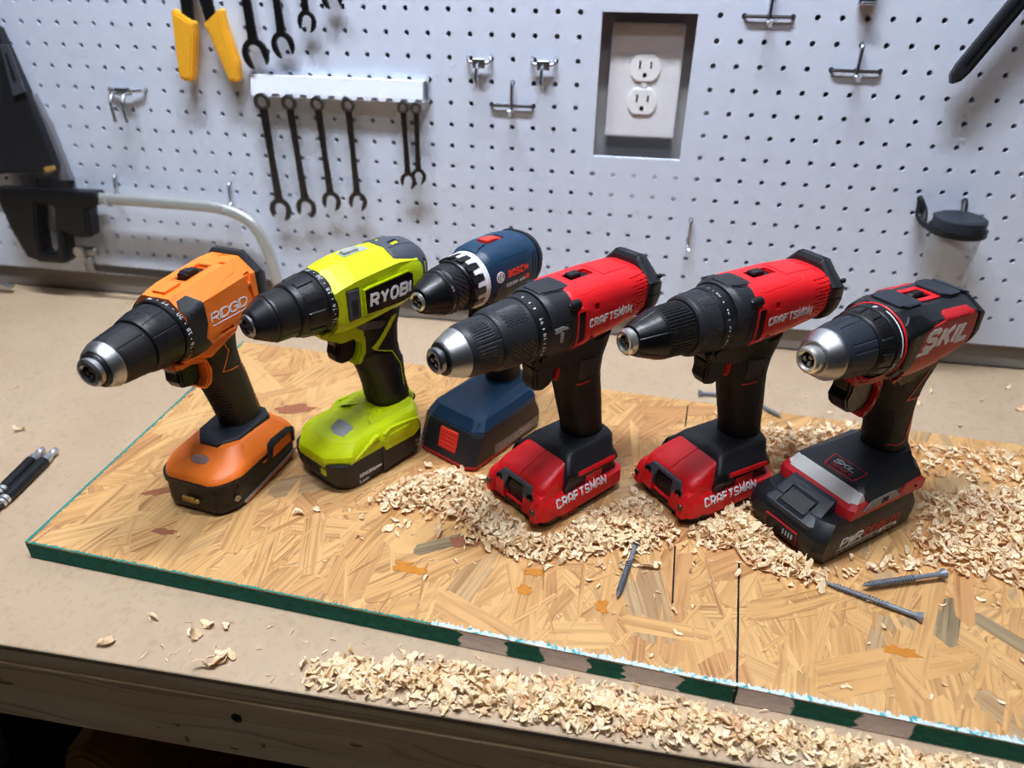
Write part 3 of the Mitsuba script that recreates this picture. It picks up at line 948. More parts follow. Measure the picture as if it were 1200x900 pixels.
# ---------------- orange drill
def drill_orange():
    thing('cordless_drill', 'orange and black cordless drill at the left end of the row', 'cordless drill', DG, place(-.0320, -.4532, -100))
    H = 174.3
    chuck_nose(H, 61, 11.2, 'm_brushed', 11)
    part('nose_collar', lath([(50, 4), (50, 14.0), (53.5, 13.6), (55.5, 12.2), (55.5, 4)], H, 64), 'm_black')
    part('chuck_tip', lath([(44.0, 6), (44.0, 18.5), (45, 18.8), (52, 15.8), (53.4, 14.6), (53, 13.2), (49, 12.8), (49, 6)], H, 96), 'm_brushed', label='broad silver cone of the chuck')
    kn = lambda X, A: .28 * np.sin(A * 44 + X * 2.1) * np.sin(A * 44 - X * 2.1) * ((X > 21.5) & (X < 41.5)) * (np.abs((A * 8 / (2 * np.pi)) % 1 - .5) < .42) - .5 * (np.abs((A * 8 / (2 * np.pi)) % 1 - .5) > .475) * ((X > 19) & (X < 43))
    part('sleeve', lath([(17, 10), (17, 20.6), (18, 21.3), (21, 21.4), (42, 19.0), (44.2, 18.6), (44.4, 17.5), (44.4, 10)], H, 352, kn, .55), 'm_black', True)
    rg = lambda X, A: -.5 * (np.abs((A * 12 / (2 * np.pi)) % 1 - .5) > .47) * ((X > -6) & (X < 15))
    part('torque_ring', lath([(-8, 10), (-8, 25.6), (-7, 25.8), (5, 25.2), (13, 23.6), (16.6, 22.6), (17.2, 21.6), (17.2, 10)], H, 288, rg, 1.2), 'm_black', True)
    part('number_band', lath([(-16, 12), (-16, 27.6), (-15.2, 28.2), (-9.2, 27.6), (-8.0, 26.6), (-8, 12)], H, 96), 'm_black')
    part('torque_numbers', ring_text([('24', -8), ('22', 22), ('20', 52), ('18', 80), ('16', 106), ('14', 132), ('2', -70), ('4', -100)], H, -14.2, 27.9, 4.0), 'm_print')
    part('torque_marks', ring_marks([7, 37, 66, 93, 119, -40, -85], H, -12.4, -11.4, 27.9, 1.0), 'm_print')
    S = Faceted([(-13.5, 26.2, 203.4, 148, 13, 190, 2.6), (-20, 27.6, 204.6, 148, 14, 192, 2.8), (-32, 28.6, 206.2, 149, 15, 196, 3.0), (-80, 28.8, 209.8, 152, 15, 198, 3.0), (-96, 28.2, 209.6, 156, 14, 197, 3.0), (-105, 27, 208.6, 161, 13, 195, 2.8)])
    cuts = [tgroove(S, [[(-39, -7), (-72, -7), (-72, 7), (-39, 7), (-39, -7)]], .8, .6)]
    rec = cap_panel(S, sg.box(-71, -6, -41, 6), -3.0, 2)
    cuts.append(rec)
    for s in (1, -1):
        cuts.append(groove(S, [[(-32, 195), (-52, 197.5), (-66, 201.5), (-79, 202.5), (-85, 207)]], .8, .8, s))
        cuts.append(panel(S, sg.Polygon([(-84, 199.5), (-92, 199.5), (-90, 190.5), (-86.5, 190.5)]), -2.2, 2, s))
        cuts.append(panel(S, sg.Polygon([(-84.5, 188), (-90, 188), (-92, 169), (-89.5, 169)]), -2.0, 2, s))
        cuts.append(panel(S, sg.Polygon([(-42, 164), (-62, 163), (-62, 160.6), (-46, 161)]), -1.8, 2, s))
    cuts.append(cap_panel(S, sg.box(-80, 10, -76, 15), -1.6, 2))
    cuts.append(cap_panel(S, sg.box(-97, -3, -90, 3), -1.0, 2))
    part('motor_housing', carve(S.mesh(), cuts), 'm_orange', 30)
    part('speed_switch', [man(box(-69.5, -43, -5, 5, 203, 206.5, .8)) + man(box(-60, -43.5, -4.5, 4.5, 205, 211.3, 1.2)) + man(box(-56, -47, -4.6, 4.6, 210, 212, .6))], 'm_gloss')
    part('top_bump', cap_panel(S, sg.Polygon([(-18, -6), (-34, -7.5), (-34, 7.5), (-18, 6)]), -.5, 2.2), 'm_orange', 30)
    col = sg.Polygon([(-13.6, 151), (-13.6, 196), (-17, 201), (-26, 202.5), (-31, 197), (-31, 178), (-26.5, 167), (-33, 158), (-29, 151)])
    part('side_collar', panels(S, col, -.4, 1.1), 'm_charcoal', 30)
    part('rear_cap', carve(Faceted([(-98, 28.6, 210.6, 156, 14, 196, 3), (-100, 29.6, 212.6, 156, 15, 197, 3), (-106, 29.2, 212.2, 158, 14, 196, 2.9), (-112.5, 26.5, 206.5, 163, 11, 191, 2.7), (-115, 22, 201, 168, 9, 187, 2.5)]).mesh(),
                             [man(box(-116, -103, s * 22 - 3, s * 22 + 3, 176 - 1.2 + i * 7, 177.4 + i * 7)) for s in (1, -1) for i in range(4)]), 'm_charcoal', 30)
    part('lettering', text_side(S, 'RIDGID', -35.5, 175.2, 45, 8.6, .35, .05, False, .12, -.035, t=.15), 'm_print', label='white lettering')
    part('lettering_line', panel(S, strokes([[(-37, 172.6), (-80.5, 171.0)]], .9), 0, .35), 'm_print')
    # neck, guard, trigger, handle
    part('chin', prof(P((-2, 151), (-10, 147.5), (-24, 146), (-36, 140), (-40, 128), (-36, 116), (-29, 114), (-26.5, 117.5), (-33, 124), (-32, 138), (-20, 142.6), (-8, 143.5), (-2, 146)).buffer(.6), 15, 3), 'm_orange')
    part('under_housing', prof(P((-3, 153), (-3, 148), (-22, 147), (-38, 140), (-80, 150), (-80, 158), (-14, 158)), 20, 5), 'm_orange')
    part('trigger', prof(P((-6, 145), (-9.5, 137), (-8.6, 129), (-11.5, 123), (-17, 121), (-27, 119.5), (-31, 124), (-33, 140), (-24, 146)).buffer(-1).buffer(1), 8.5, 3), 'm_gloss', label='black trigger')
    C = Column([(44, -77, 23, 17.5, 2.5), (60, -74.0, 20, 16.8, 2.4), (80, -69.5, 20, 17.6, 2.3), (100, -64.5, 21, 18.2, 2.3), (118, -59, 22.0, 18.4, 2.3), (132, -58.5, 20, 18.6, 2.4), (145, -58, 22, 19, 2.5), (160, -57, 24, 20, 2.6)])
    hc = [groove(C, [[(-54, 148), (-62, 136), (-52, 128), (-48, 118)], [(-54, 118), (-62, 119), (-76, 120)], [(-76, 119), (-86, 84), (-87, 66)]], .9, .7, s) for s in (1, -1)]
    part('handle', carve(C.mesh(), hc), 'm_grip', 34)
    part('handle_piping', panels(C, strokes([[(-52, 150), (-58, 138), (-48, 121), (-57, 119), (-66, 118)], [(-72, 119), (-82, 84), (-83, 64)]], .9), -.5, .35), 'm_orange', 34, label='thin orange piping')
    rub = []
    for i in range(15):
        z = 62 + i * 3.6
        cx, hx, hy, n = C.at(z)
        for sx in (1, -1):
            a = np.linspace(-.75, .75, 15)
            rub.append(tube(np.stack([cx + sx * (hx + .2) * np.cos(a), (hy * 1.05) * np.sin(a), np.full(15, z + sx * 0)], -1), .8, 6))
    part('grip_rib', rub, 'm_rubber')
    # foot and battery
    lev = []
    for z, x0, x1, hw, rf, nose in ((26, -103, -3, 38.5, 17, 8), (31, -104, -2.5, 39.2, 18, 9), (36, -103.5, -4, 39, 19, 9), (39.5, -102.5, -8, 37.6, 20, 9), (42.5, -101, -15, 35, 20, 8), (46.5, -98, -24, 31, 18, 6), (50.5, -95, -31, 26, 14, 4), (53, -93, -34, 22, 12, 2)):
        lev.append((z, rrect(x0, x1, hw, rf, 10, 9, nose)))
    foot = man(stack(lev)) - prof(P((-52, 20), (-49, 30), (-40, 30.5), (-14, 34.0), (6, 33.4), (14, 33.4), (14, 20)), 60, .01)
    fs = Flat(lambda x, z: np.interp(z, [26, 31, 36, 39.5, 42.5], [38.5, 39.2, 39, 37.6, 35]))
    foot = foot - man(panel(fs, strokes([[(-30, 26), (-30, 50)]], .01), 0, .1).to_mesh() and box(-200, -199, 0, 1, 0, 1))
    part('foot', foot, 'm_orange', 34)
    def top(x):
        return np.interp(x, [-40, -24, -15, -8, 2], [52, 46.5, 42.5, 39.5, 36])
    part('light_lens', stack([(z, np.column_stack([np.array([(-15.5 + 4.6 * math.cos(a), 9.5 * math.sin(a)) for a in np.linspace(0, 2 * np.pi, 28, endpoint=False)]) * s]) * np.array([1, 1]) + np.array([-15.5 * (1 - s), 0]), -.36) for z, s in ((36.4, 1), (39.6, 1), (40.2, .9))]), 'm_lens', label='pinkish oval lamp lens')
    0 and part('seam', prof(P((-34, 53.2), (-27, 51.1), (-18, 47.1), (-7, 43.1), (1, 40.1), (1, 39.6), (-7, 42.5), (-18, 46.5), (-27, 50.4), (-34, 52.4)), .35, .05), 'm_deepred')
    co = lambda g: np.array([(-30 + g, -8 - g), (-30 + g, 8 + g), (-44, 21 + g), (-86, 23 + g), (-93 - g, 14), (-93 - g, -14), (-86, -23 - g), (-44, -21 - g)])
    part('foot_collar', stack([(48, co(1.5), -.04), (53.2, co(1.0), -.03), (54.8, co(-.8), -.02), (56.5, np.array([(-40, -6), (-40, 6), (-52, 17.5), (-84, 19), (-91, 11), (-91, -11), (-84, -19), (-52, -17.5)]) * np.array([.98, 1.0]))]), 'm_navygrey')
    la = P((-56, 22.5), (-55, 31), (-60, 40), (-68, 41.5), (-92, 40.5), (-99, 37), (-101, 22), (-95, 22), (-94, 33), (-90, 36.4), (-66, 36), (-62, 31), (-61.5, 22))
    part('side_latch', panels(Flat(lambda x, z: fs.ys(x, z) * np.ones_like(x) - np.clip((-x - 95) / 8, 0, 1) ** 2 * 5), la, -1.0, 1.6), 'm_charcoal')
    part('latch_button', panels(Flat(lambda x, z: fs.ys(x, z) * np.ones_like(x)), P((-63, 24), (-64, 31), (-67, 34.4), (-89, 34.8), (-92.4, 32), (-93, 24)), -.6, .7), 'm_orange')
    bl = [(0.0, rrect(-99, -5, 33.5, 14, 9, 9, 8)), (2.5, rrect(-101, -2.5, 36.3, 15, 9, 9, 9)), (9, rrect(-102, -1.5, 37, 15, 9, 9, 9)), (12, rrect(-102, -2.5, 36.4, 15, 9, 9, 9)), (14, rrect(-102, -2, 37.4, 15, 9, 9, 9)), (24, rrect(-102.5, -2.5, 37.8, 16, 9, 9, 9)), (33, rrect(-103, -3.5, 38, 17, 9, 9, 8.5)), (34.5, rrect(-103, -5, 37, 17, 9, 9, 8.5))]
    b = man(stack(bl)) - man(box(-70, -14, 36.9, 40, 6, 10.5)) - man(box(-70, -14, -40, -36.9, 6, 10.5))
    part('battery', b, 'm_black', 30, label='black battery pack')
    part('battery_rim', stack([(29, rrect(-60, -1.5, 39.5, 17, 4, 9, 9.5)), (33.2, rrect(-60, -1.5, 39.5, 17, 4, 9, 9.5))]), 'm_black', 30)
    for i in range(5):
        part('charge_bar', box(5.6, 7.9, -7 + i * 2.6, -5.6 + i * 2.6, 13.5, 18.5), 'm_gold')
    part('charge_label', box(5.2, 7.8, 6.4, 9.2, 14, 17.6, .3), 'm_gold')
    part('battery_stripe', panels(Flat(37.2), P((-18, 3.2), (-100, 9.2), (-100, 11), (-18, 5.2)), -.6, .5), 'm_greyprint')
    part('battery_line', panels(Flat(37.2), P((-20, 1.8), (-98, 6.6), (-98, 7.6), (-20, 2.8)), -.6, .5), 'm_orange')
    for s in (1, -1):
        sc = lathe([(-2, .3), (0, 3.2), (1.6, 3.0), (1.8, 1.2), (1.0, .9), (1.0, .3)], 20)
        sc.apply_transform(trimesh.transformations.rotation_matrix(s * math.radians(66), (0, 0, 1)))
        sc.apply_translation((-11, s * 36.6, 15))
        part('screw', sc, 'm_steel')
    part('latch_block', panels(Flat(37.3), P((-44, 20), (-40, 30), (-16, 33), (-14, 24), (-24, 22), (-30, 14), (-40, 14)), -.8, 1.0), 'm_gloss')


# ---------------- lime drill
def drill_lime():
    thing('cordless_drill', 'lime green and dark grey cordless drill, second from the left in the row', 'cordless drill', DG, place(.0607, -.3935, -120.9))
    H = 180.0
    chuck_nose(H, 46, 9.8, 'm_steel', 12)
    part('sleeve', lath([(6, 10), (6, 20.8), (8, 21.3), (25, 20.6), (26.2, 20.0), (26.6, 19.2), (27.6, 19.2), (28.4, 19.0), (41, 12.2), (42.5, 10.4), (42.5, 6), (30, 6)], H, 192, lambda X, A: -.45 * (np.abs((A * 3 / (2 * np.pi)) % 1 - .5) > .485) * (X < 25), 1.5), 'm_black', 34)
    gz = lambda X, A: .9 * (np.abs((A * 10 / (2 * np.pi)) % 1 - .5) < .22) * ((X > -14) & (X < 2))
    part('torque_ring', lath([(-17, 10), (-17, 26.2), (-12, 26.2), (2, 24.2), (6.2, 23.2), (7.5, 22.0), (7.5, 10)], H, 200, gz, 1.2), 'm_black', 34)
    part('number_band', lath([(-24.5, 12), (-24.5, 27.6), (-23.5, 28), (-17.8, 27.2), (-17, 26), (-17, 12)], H, 96), 'm_black')
    part('torque_numbers', ring_text([('22', -6), ('20', 24), ('18', 54), ('16', 84), ('14', 110), ('12', 134)], H, -22.8, 27.6, 4.0), 'm_print')
    part('torque_marks', ring_marks([9, 39, 69, 97, 122], H, -21.4, -20.4, 27.6, 1.0), 'm_print')
    S = Faceted([(-23, 26.6, 208, 151, 8, 193, 2.5), (-30, 28.2, 209.8, 150, 9, 196, 2.8), (-45, 28.9, 211.8, 150, 10, 199, 3.0), (-64, 29, 213, 151, 10, 200.5, 3.0), (-93, 28.8, 211.5, 154, 10, 202, 3.0), (-116, 27.6, 209, 160, 10, 198, 2.8)])
    cuts = [tgroove(S, [[(-40, -8), (-26, -9)]], .7, .6)]
    for s in (1, -1):
        cuts.append(groove(S, [[(-26, 197), (-45, 199.6), (-93, 203)]], .8, .5, s))
        for i in range(7):
            cuts.append(groove(S, [[(-48 - i * 5.2, 200.3 + i * .35), (-48 - i * 5.2, 209.5)]], .5, .35, s))
        cuts.append(panel(S, sg.box(-45.5, 165.5, -33.5, 192.5).buffer(1), -1.2, 2, s))
        cuts.append(panel(S, P((-50, 191), (-66, 192.6), (-66, 194.4), (-50, 193)), -1.2, 2, s))
        cuts.append(panel(S, P((-50, 163), (-64, 163), (-64, 164.2), (-50, 164.4)), -1.0, 2, s))
    part('motor_housing', carve(S.mesh(), cuts), 'm_lime', 30)
    K = Shell([(-91, 29.2, 212.2, 152, 2.7), (-93, 29.8, 213.2, 152, 2.6), (-110, 29.2, 213.2, 155, 2.5), (-124, 27.4, 210, 160, 2.4), (-131, 23.5, 204.5, 166, 2.3), (-133.5, 20, 199.6, 171, 2.3)])
    kc = [cap_panel(K, P((-99, 5), (-110, 3), (-110, 11), (-99, 12)), -1.6, 2), cap_panel(K, P((-96, -9), (-101, -11), (-101, -6), (-96, -5)), -1.6, 2), tgroove(K, [[(-93, 14), (-128, 13)]], .8, .6), tgroove(K, [[(-93, -14), (-128, -13)]], .8, .6)]
    for s in (1, -1):
        kc.append(panel(K, P((-124, 181), (-128, 180), (-128, 195), (-124, 197)), -1.6, 2, s))
    part('rear_cap', carve(K.mesh(), kc), 'm_slate', 30, label='slate grey rear cap')
    part('cap_inlay', [tri(cap_panel(K, P((-101, 8), (-109, 6.6), (-109, 10), (-101, 11)), -1.5, -.4)), tri(cap_panel(K, P((-97, -8.4), (-100, -9.6), (-100, -7), (-97, -6)), -1.5, -.4))] + [tri(panel(K, P((-125, 183), (-127.2, 182), (-127.2, 192), (-125, 194)), -1.5, -.3, s)) for s in (1, -1)], 'm_lime')
    arm = P((-90, 203), (-98, 199), (-113, 198.5), (-118.5, 195), (-120.5, 188), (-119.5, 172), (-113, 164), (-96, 157), (-88, 157)).buffer(-2).buffer(2)
    part('side_arm', panels(K, arm, -.5, .9), 'm_lime', 34)
    part('label_plate', panels(K if False else S, P((-51, 167), (-51, 188.6), (-62, 189.5), (-101, 191), (-106, 188), (-106, 166), (-96, 165), (-70, 166)), .6, 2.2), 'm_gloss', 34)
    part('label_border', panels(S, P((-49.6, 165.6), (-49.6, 190), (-62, 191), (-102, 192.6), (-107.6, 189), (-107.6, 164.6), (-96, 163.6), (-70, 164.6)).difference(P((-51, 167), (-51, 188.6), (-62, 189.5), (-101, 191), (-106, 188), (-106, 166), (-96, 165), (-70, 166))), .4, 2.0), 'm_lime', 34)
    part('lettering', text_side(S, 'RYOBI', -54.2, 171.6, 48, 12.6, .4, 2.2, True, .14, -.01, t=.21), 'm_print', label='white lettering on a black plate')
    part('side_button', panels(S, sg.box(-44.5, 166.5, -34.5, 191.5).buffer(.6), -1.0, 1.2), 'm_slate', 34)
    part('side_button_bar', panels(S, sg.box(-42, 170, -37.5, 183).buffer(.6), 1.0, 1.7), 'm_charcoal', 34)
    part('switch_plate', cap_panel(S, P((-52, -6.5), (-79, -5), (-79, 5), (-52, 6.5)), -.4, .5), 'm_lensgrey', 34)
    part('speed_switch', box(-70, -54, -4, 3.4, 211, 215.6, .9), 'm_lensgrey', 34)
    part('chin', prof(P((-12, 156), (-15, 150), (-24, 145), (-33, 139.5), (-48, 139), (-52.5, 133), (-51.5, 124), (-46.5, 115.5), (-46, 112.5), (-51, 112.5), (-57.5, 122), (-58.5, 136), (-60, 150), (-60, 160)).buffer(.5), 17, 4.5), 'm_lime', 34)
    part('trigger', prof(P((-30, 141), (-32, 133), (-29.6, 126), (-30.5, 119), (-36, 115), (-43, 115), (-49, 119), (-53, 128), (-52, 141)).buffer(-1).buffer(1), 8.5, 3), 'm_gloss', label='black trigger')
    C = Column([(46, -95, 24, 18, 2.6), (54, -90.5, 22, 18.2, 2.5), (62, -88, 22, 18.2, 2.4), (76, -86, 21.6, 18.6, 2.3), (86, -84.5, 22.6, 19, 2.3), (97, -82.5, 24.2, 19.4, 2.3), (105, -80.5, 22.6, 19.4, 2.3), (118, -78.5, 22.6, 19.2, 2.4), (135, -77, 25, 19.6, 2.5), (150, -74, 32, 20.6, 2.8), (158, -72, 34, 22, 2.9)])
    part('handle', C.mesh(), 'm_rubber', 34)
    part('handle_stripe', panels(C, P((-86, 150), (-93, 150), (-66, 121), (-62.5, 124)), -.3, 1.0), 'm_lime', 34)
    part('handle_piping', panels(C, strokes([[(-65, 122), (-84, 114), (-94, 96), (-97, 70)]], 1.0), -.3, .5), 'm_lime', 34)
    part('hand_panel', panels(C, P((-64, 119), (-82, 111), (-90, 94), (-92.5, 70), (-88, 60), (-72, 57), (-66, 62), (-65, 90), (-58, 101), (-58, 112)).buffer(-1.5).buffer(1.5), -.3, 1.0), 'm_black', 34)
    part('grip_badge', panels(C, P((-50, 156), (-73, 151), (-77, 147), (-72, 143.5), (-52, 147), (-48, 150)), -.2, 1.8), 'm_slate', 34)
    part('handle_back', prof(P((-106, 66), (-111, 54), (-114, 46), (-104, 44), (-98, 52)), 16, 5), 'm_lime', 34)
    # foot
    def hexa(x0, x1, hw, cf, cr):
        return np.array([(x1, -hw + cf * 1.1), (x1, hw - cf * 1.1), (x1 - cf, hw), (-48, hw), (-52, hw + 1.2), (x0 + cr, hw + 1.2), (x0, hw - cr), (x0, -hw + cr), (x0 + cr, -hw - 1.2), (-52, -hw - 1.2), (-48, -hw), (x1 - cf, -hw)])
    part('foot', stack([(27, hexa(-104, 6, 37.4, 17, 12), .0), (33, hexa(-105, 7, 38.0, 17, 12), -.035), (37.5, hexa(-105, 6, 37.6, 17, 12), -.045), (42, hexa(-104, 1.5, 35.5, 16, 12), -.06), (46.5, hexa(-104, -8, 32, 14, 11), -.04), (50.5, hexa(-109, -50, 24, 11, 12), 0), (54, hexa(-108, -58, 19.6, 9, 9), 0)]), 'm_lime', 22)
    part('foot_flange', panels(Flat(38.6), P((-50, 27), (-50, 45), (-58, 48.5), (-80, 46), (-93, 43.5), (-94, 31), (-86, 26)), -1.5, 1.4), 'm_lime', 30)
    part('foot_relief', panels(Flat(40.6), P((-54, 35), (-55, 42.5), (-80, 42.5), (-84, 35.5)), -.3, .5), 'm_lime', 30)
    part('light_lens', stack([(z, np.array([(-21 + g, 6 - g), (-34 - g * .5, 1.2 - g), (-36 - g, 12), (-33 - g, 24 + g), (-19.5 + g, 26.6 + g), (-17 + g, 16)]) - np.array([0, 10]), -.12) for z, g in ((38, 1), (45.2, .6), (45.8, -.3))]), 'm_lensgrey', 20, label='grey lamp lens')
    part('foot_notch', prof(P((-14, 34), (-40, 46), (-45, 46.5), (-45, 44), (-19, 33)), 2.6, .8, 36.5), 'm_lime')
    part('battery', stack([(0, rrect(-96, -3, 32, 18, 10, 5)), (3, rrect(-99, 1, 36, 18, 10, 5)), (14, rrect(-101, 4.5, 38, 18, 10, 5)), (27.5, rrect(-102.5, 5.8, 38.2, 18, 10, 5)), (31, rrect(-102.5, 5.5, 38, 18, 10, 5))]), 'm_charcoal', 30, label='dark grey battery pack')
    part('battery_step', panels(Flat(38), P((-46, 4), (-46, 26), (-88, 26), (-88, 6)), -1, 1.0), 'm_charcoal')
    part('gauge', box(4.2, 6.6, 12, 19, 17.2, 24.5, .6), 'm_lime')
    part('gauge_bar', [box(4.2, 6.0, -14 + i * 5.4, -10.6 + i * 5.4, 15, 25, .5) for i in range(4)], 'm_black')
    part('lettering', text_side(Flat(38), '18VLithium+', -17, 11.2, 27, 4.0, .3, .05, True, .15), 'm_print', label='small white lettering')
    part('lettering', text_side(Flat(37.4), '1.5Ah', -17, 4.6, 11, 2.8, .3, .05, False), 'm_print')
    part('lettering', text_side(Flat(38), 'RYOBI', -88.5, 15, 10, 3.0, .3, .05, True), 'm_greyprint')
    part('lettering', text_side(Flat(38), 'ONE+', -88.5, 10, 10, 3.0, .3, .05, True), 'm_greyprint')
    for s in (1, -1):
        sc = lathe([(-2, .3), (0, 2.6), (1.2, 2.4), (.4, 1.6), (.4, .3)], 16)
        sc.apply_transform(trimesh.transformations.rotation_matrix(s * math.radians(58), (0, 0, 1)))
        sc.apply_translation((-5.4, s * 32.6, 15))
        part('screw', sc, 'm_hole')


# ---------------- blue drill
def drill_blue():
    thing('cordless_drill', 'dark blue compact cordless drill with a red switch, behind the red hammer drill', 'cordless drill', DG, place(.1709, -.3384, -119.2))
    H = 180.7
    chuck_nose(H, 28.5, 8.4, 'm_chrome', 12)
    part('nose_cone', lath([(4.5, 8), (4.5, 19.6), (6.5, 19.5), (22, 13.2), (25, 11.0), (25.6, 8.6), (24, 6), (10, 6)], H, 96), 'm_gloss')
    part('sleeve', lath([(-17, 10), (-17, 21.6), (-15, 22), (-2, 21.6), (-.6, 20.6), (.4, 20.8), (4, 20.4), (4.6, 19.4), (4.6, 8)], H, 240, lambda X, A: .22 * np.sin(A * 26 + X * 1.1) * ((X < -2) & (X > -15.5)), .6), 'm_black', True)
    part('sleeve_print', ring_text([('13mm', 10), ('1/2"', 62), ('13mm', 112)], H, .8, 20.7, 2.4), 'm_greyprint')
    part('torque_ring', lath([(-30, 10), (-30, 24.2), (-24, 24.6), (-19, 24.0), (-17, 22.6), (-17, 10)], H, 96), 'm_gloss')
    part('white_band', lath([(-39.5, 12), (-39.5, 26.2), (-38.5, 26.6), (-34.2, 26.2), (-33.5, 25.4), (-30, 24.8), (-30, 12)], H, 96), 'm_print', label='white graduated band')
    part('band_teeth', ring_marks([-78, -52, -26, 0, 26, 52, 78, 104, 130], H, -34, -24, 24.6, 4.2, 1.1), 'm_print')
    part('band_blocks', ring_marks([-65, -39, -13, 13, 39, 65, 91, 117], H, -33, -19, 24.2, 5.6, 1.6), 'm_black')
    S = Shell([(-39, 26.2, 206.4, 154, 2.4), (-45, 27.6, 209.6, 152, 2.6), (-60, 28.4, 211, 151, 2.7), (-90, 28.6, 210.6, 152, 2.7), (-106, 28, 208.6, 155, 2.5), (-116, 25.6, 205, 160, 2.3), (-120, 22.5, 201, 165, 2.2)])
    cuts = [cap_panel(S, sg.box(-82, -6.2, -57, 6.2), -2, 2)]
    for s in (1, -1):
        for x in (-98, -102, -106, -110):
            cuts.append(groove(S, [[(x, 160), (x, 197)]], 1.4, 1.0, s))
        cuts.append(groove(S, [[(-46, 198), (-58, 200), (-95, 199)], [(-44, 178), (-58, 160)]], .9, .7, s))
        cuts.append(panel(S, P((-60, 158), (-66, 158), (-66, 160.5), (-60, 160.5)), -2, 2, s))
    part('motor_housing', carve(S.mesh(), cuts), 'm_blue', 32)
    part('front_hump', cap_panel(S, P((-40, -8), (-54, -6), (-54, 6), (-40, 8)), -.5, 1.4), 'm_blue', 32)
    part('rear_cap', Shell([(-108, 28.2, 209, 156, 2.5), (-110, 28.6, 209.3, 156, 2.5), (-114, 27.4, 207.6, 158, 2.4), (-120, 23.4, 202, 165, 2.2), (-122.5, 18, 196, 171, 2.1)]).mesh(), 'm_charcoal', 32)
    sw = prof(P((-57.5, 208), (-57.5, 213.4), (-70, 212.6), (-79, 210.6), (-81.5, 208)), 5.6, .8)
    part('speed_switch', sw, 'm_redprint', label='red speed switch')
    part('side_plate', panels(S, P((-43, 166), (-50, 181), (-94, 181.5), (-94, 164), (-80, 160), (-50, 158)), -.3, .6), 'm_navygrey', 32, label='grey side plate')
    part('lettering', text_side(S, 'BOSCH', -60.5, 182.4, 29, 7.0, .4, .2, True, 0, 0, t=.24), 'm_redprint', label='red lettering')
    part('lettering', text_side(S, 'GSR18V-400', -58, 174.4, 27, 3.4, .3, .7, False), 'm_print', label='small white lettering')
    part('red_dot', panel(S, sg.box(-90.6, 174.6, -86.8, 178.6).buffer(.5), .4, 1.1), 'm_redprint')
    ring = sg.Point(-50.6, 186.2).buffer(5.2).difference(sg.Point(-50.6, 186.2).buffer(4.2))
    bars = strokes([[(-48.6, 190.2), (-48.6, 182.2)], [(-52.6, 190.2), (-52.6, 182.2)], [(-48.6, 186.2), (-52.6, 186.2)]], 1.1)
    arcs = sg.Point(-50.6, 186.2).buffer(2.9).difference(sg.Point(-50.6, 186.2).buffer(2.0)).intersection(sg.box(-52, 180, -49.2, 192))
    part('round_emblem', panel(S, unary_union([ring, bars, arcs]), .1, .5, 1, 1.5), 'm_print', label='round white emblem')
    part('under_housing', prof(P((-36, 160), (-38, 154), (-52, 148), (-62, 138), (-104, 138), (-112, 150), (-112, 162)).buffer(-1).buffer(1), 18, 5), 'm_charcoal')
    part('trigger', prof(P((-45, 150), (-45, 142), (-42.5, 134), (-43.5, 125), (-50, 121), (-60, 122), (-64, 132), (-62, 150)).buffer(-1).buffer(1), 8.5, 3), 'm_gloss', label='black trigger')
    C = Column([(42, -92.5, 21, 18.6, 2.4), (50, -90.5, 19.4, 17.6, 2.3), (62, -88.5, 18.8, 17.2, 2.3), (90, -84.5, 18.8, 17.2, 2.3), (120, -80, 19.6, 18, 2.4), (140, -78, 21, 18.4, 2.5), (156, -76, 24, 19, 2.6)])
    part('handle', C.mesh(0, 58), 'm_rubber', 34)
    part('handle_base', C.mesh(.5, 43, 60), 'm_blue', 34)
    def o(x0, x1, hw, cf, cr):
        return np.array([(x1, -hw + cf), (x1, hw - cf), (x1 - cf * .7, hw), (x0 + cr, hw), (x0, hw - cr), (x0, -hw + cr), (x0 + cr, -hw), (x1 - cf * .7, -hw)])
    part('foot', stack([(19, o(-104, -6, 37.4, 10, 8)), (30, o(-105, -6.5, 37.6, 10, 8), -.03), (38, o(-106, -9, 36.6, 10, 9), -.05), (47, o(-105, -17, 32, 9, 10), -.03), (51, o(-113, -26, 28.5, 9, 10), 0), (55, o(-112, -58, 21.5, 9, 10), 0), (58, o(-110, -66, 19, 9, 10), 0)]), 'm_blue', 20)
    part('foot_ridge', prof(P((-7, 34), (-18, 45.6), (-58, 46.6), (-58, 44.4), (-19, 43.6), (-9, 33)), 1.1, .4, 29), 'm_blue')
    bt = man(stack([(0, o(-108, 1, 34, 9, 7)), (3, o(-110, 4.5, 37, 9, 7)), (10, o(-110.5, 3.2, 37.8, 9, 7)), (22, o(-110, -1.5, 38, 10, 7)), (34, o(-104, -5.0, 37.8, 10, 7)), (37, o(-104, -7, 37, 10, 7))]))
    bt = bt - man(box(-104, -30, 37.2, 40, 4, 17)) - man(box(-104, -30, -40, -37.2, 4, 17))
    part('battery', bt, 'm_charcoal', 20, label='dark battery pack')
    part('battery_label', panels(Flat(37.1), sg.box(-103, 5, -31, 16), 0, .3), 'm_smoke')
    part('lettering', text_side(Flat(37.4), '18V 2.0Ah', -38, 7.5, 52, 6, .25, .02, True), 'm_greyprint')
    rt = prof(P((2.6, 9), (2.0, 14), (-1.2, 26), (-3.2, 33.5), (-8, 33.5), (-8, 9)), 11.6, .8, 10 - 8)
    part('battery_release', rt, 'm_redprint', label='red battery release with ribs')
    part('release_rib', [box(-1.9 - .28 * (z - 22) + .9 if z > 14 else 1.2, 2.2 - .28 * (z - 14), -8, 12, z, z + 1.3, .4) for z in (13, 17, 21, 25, 29)], 'm_deepred')
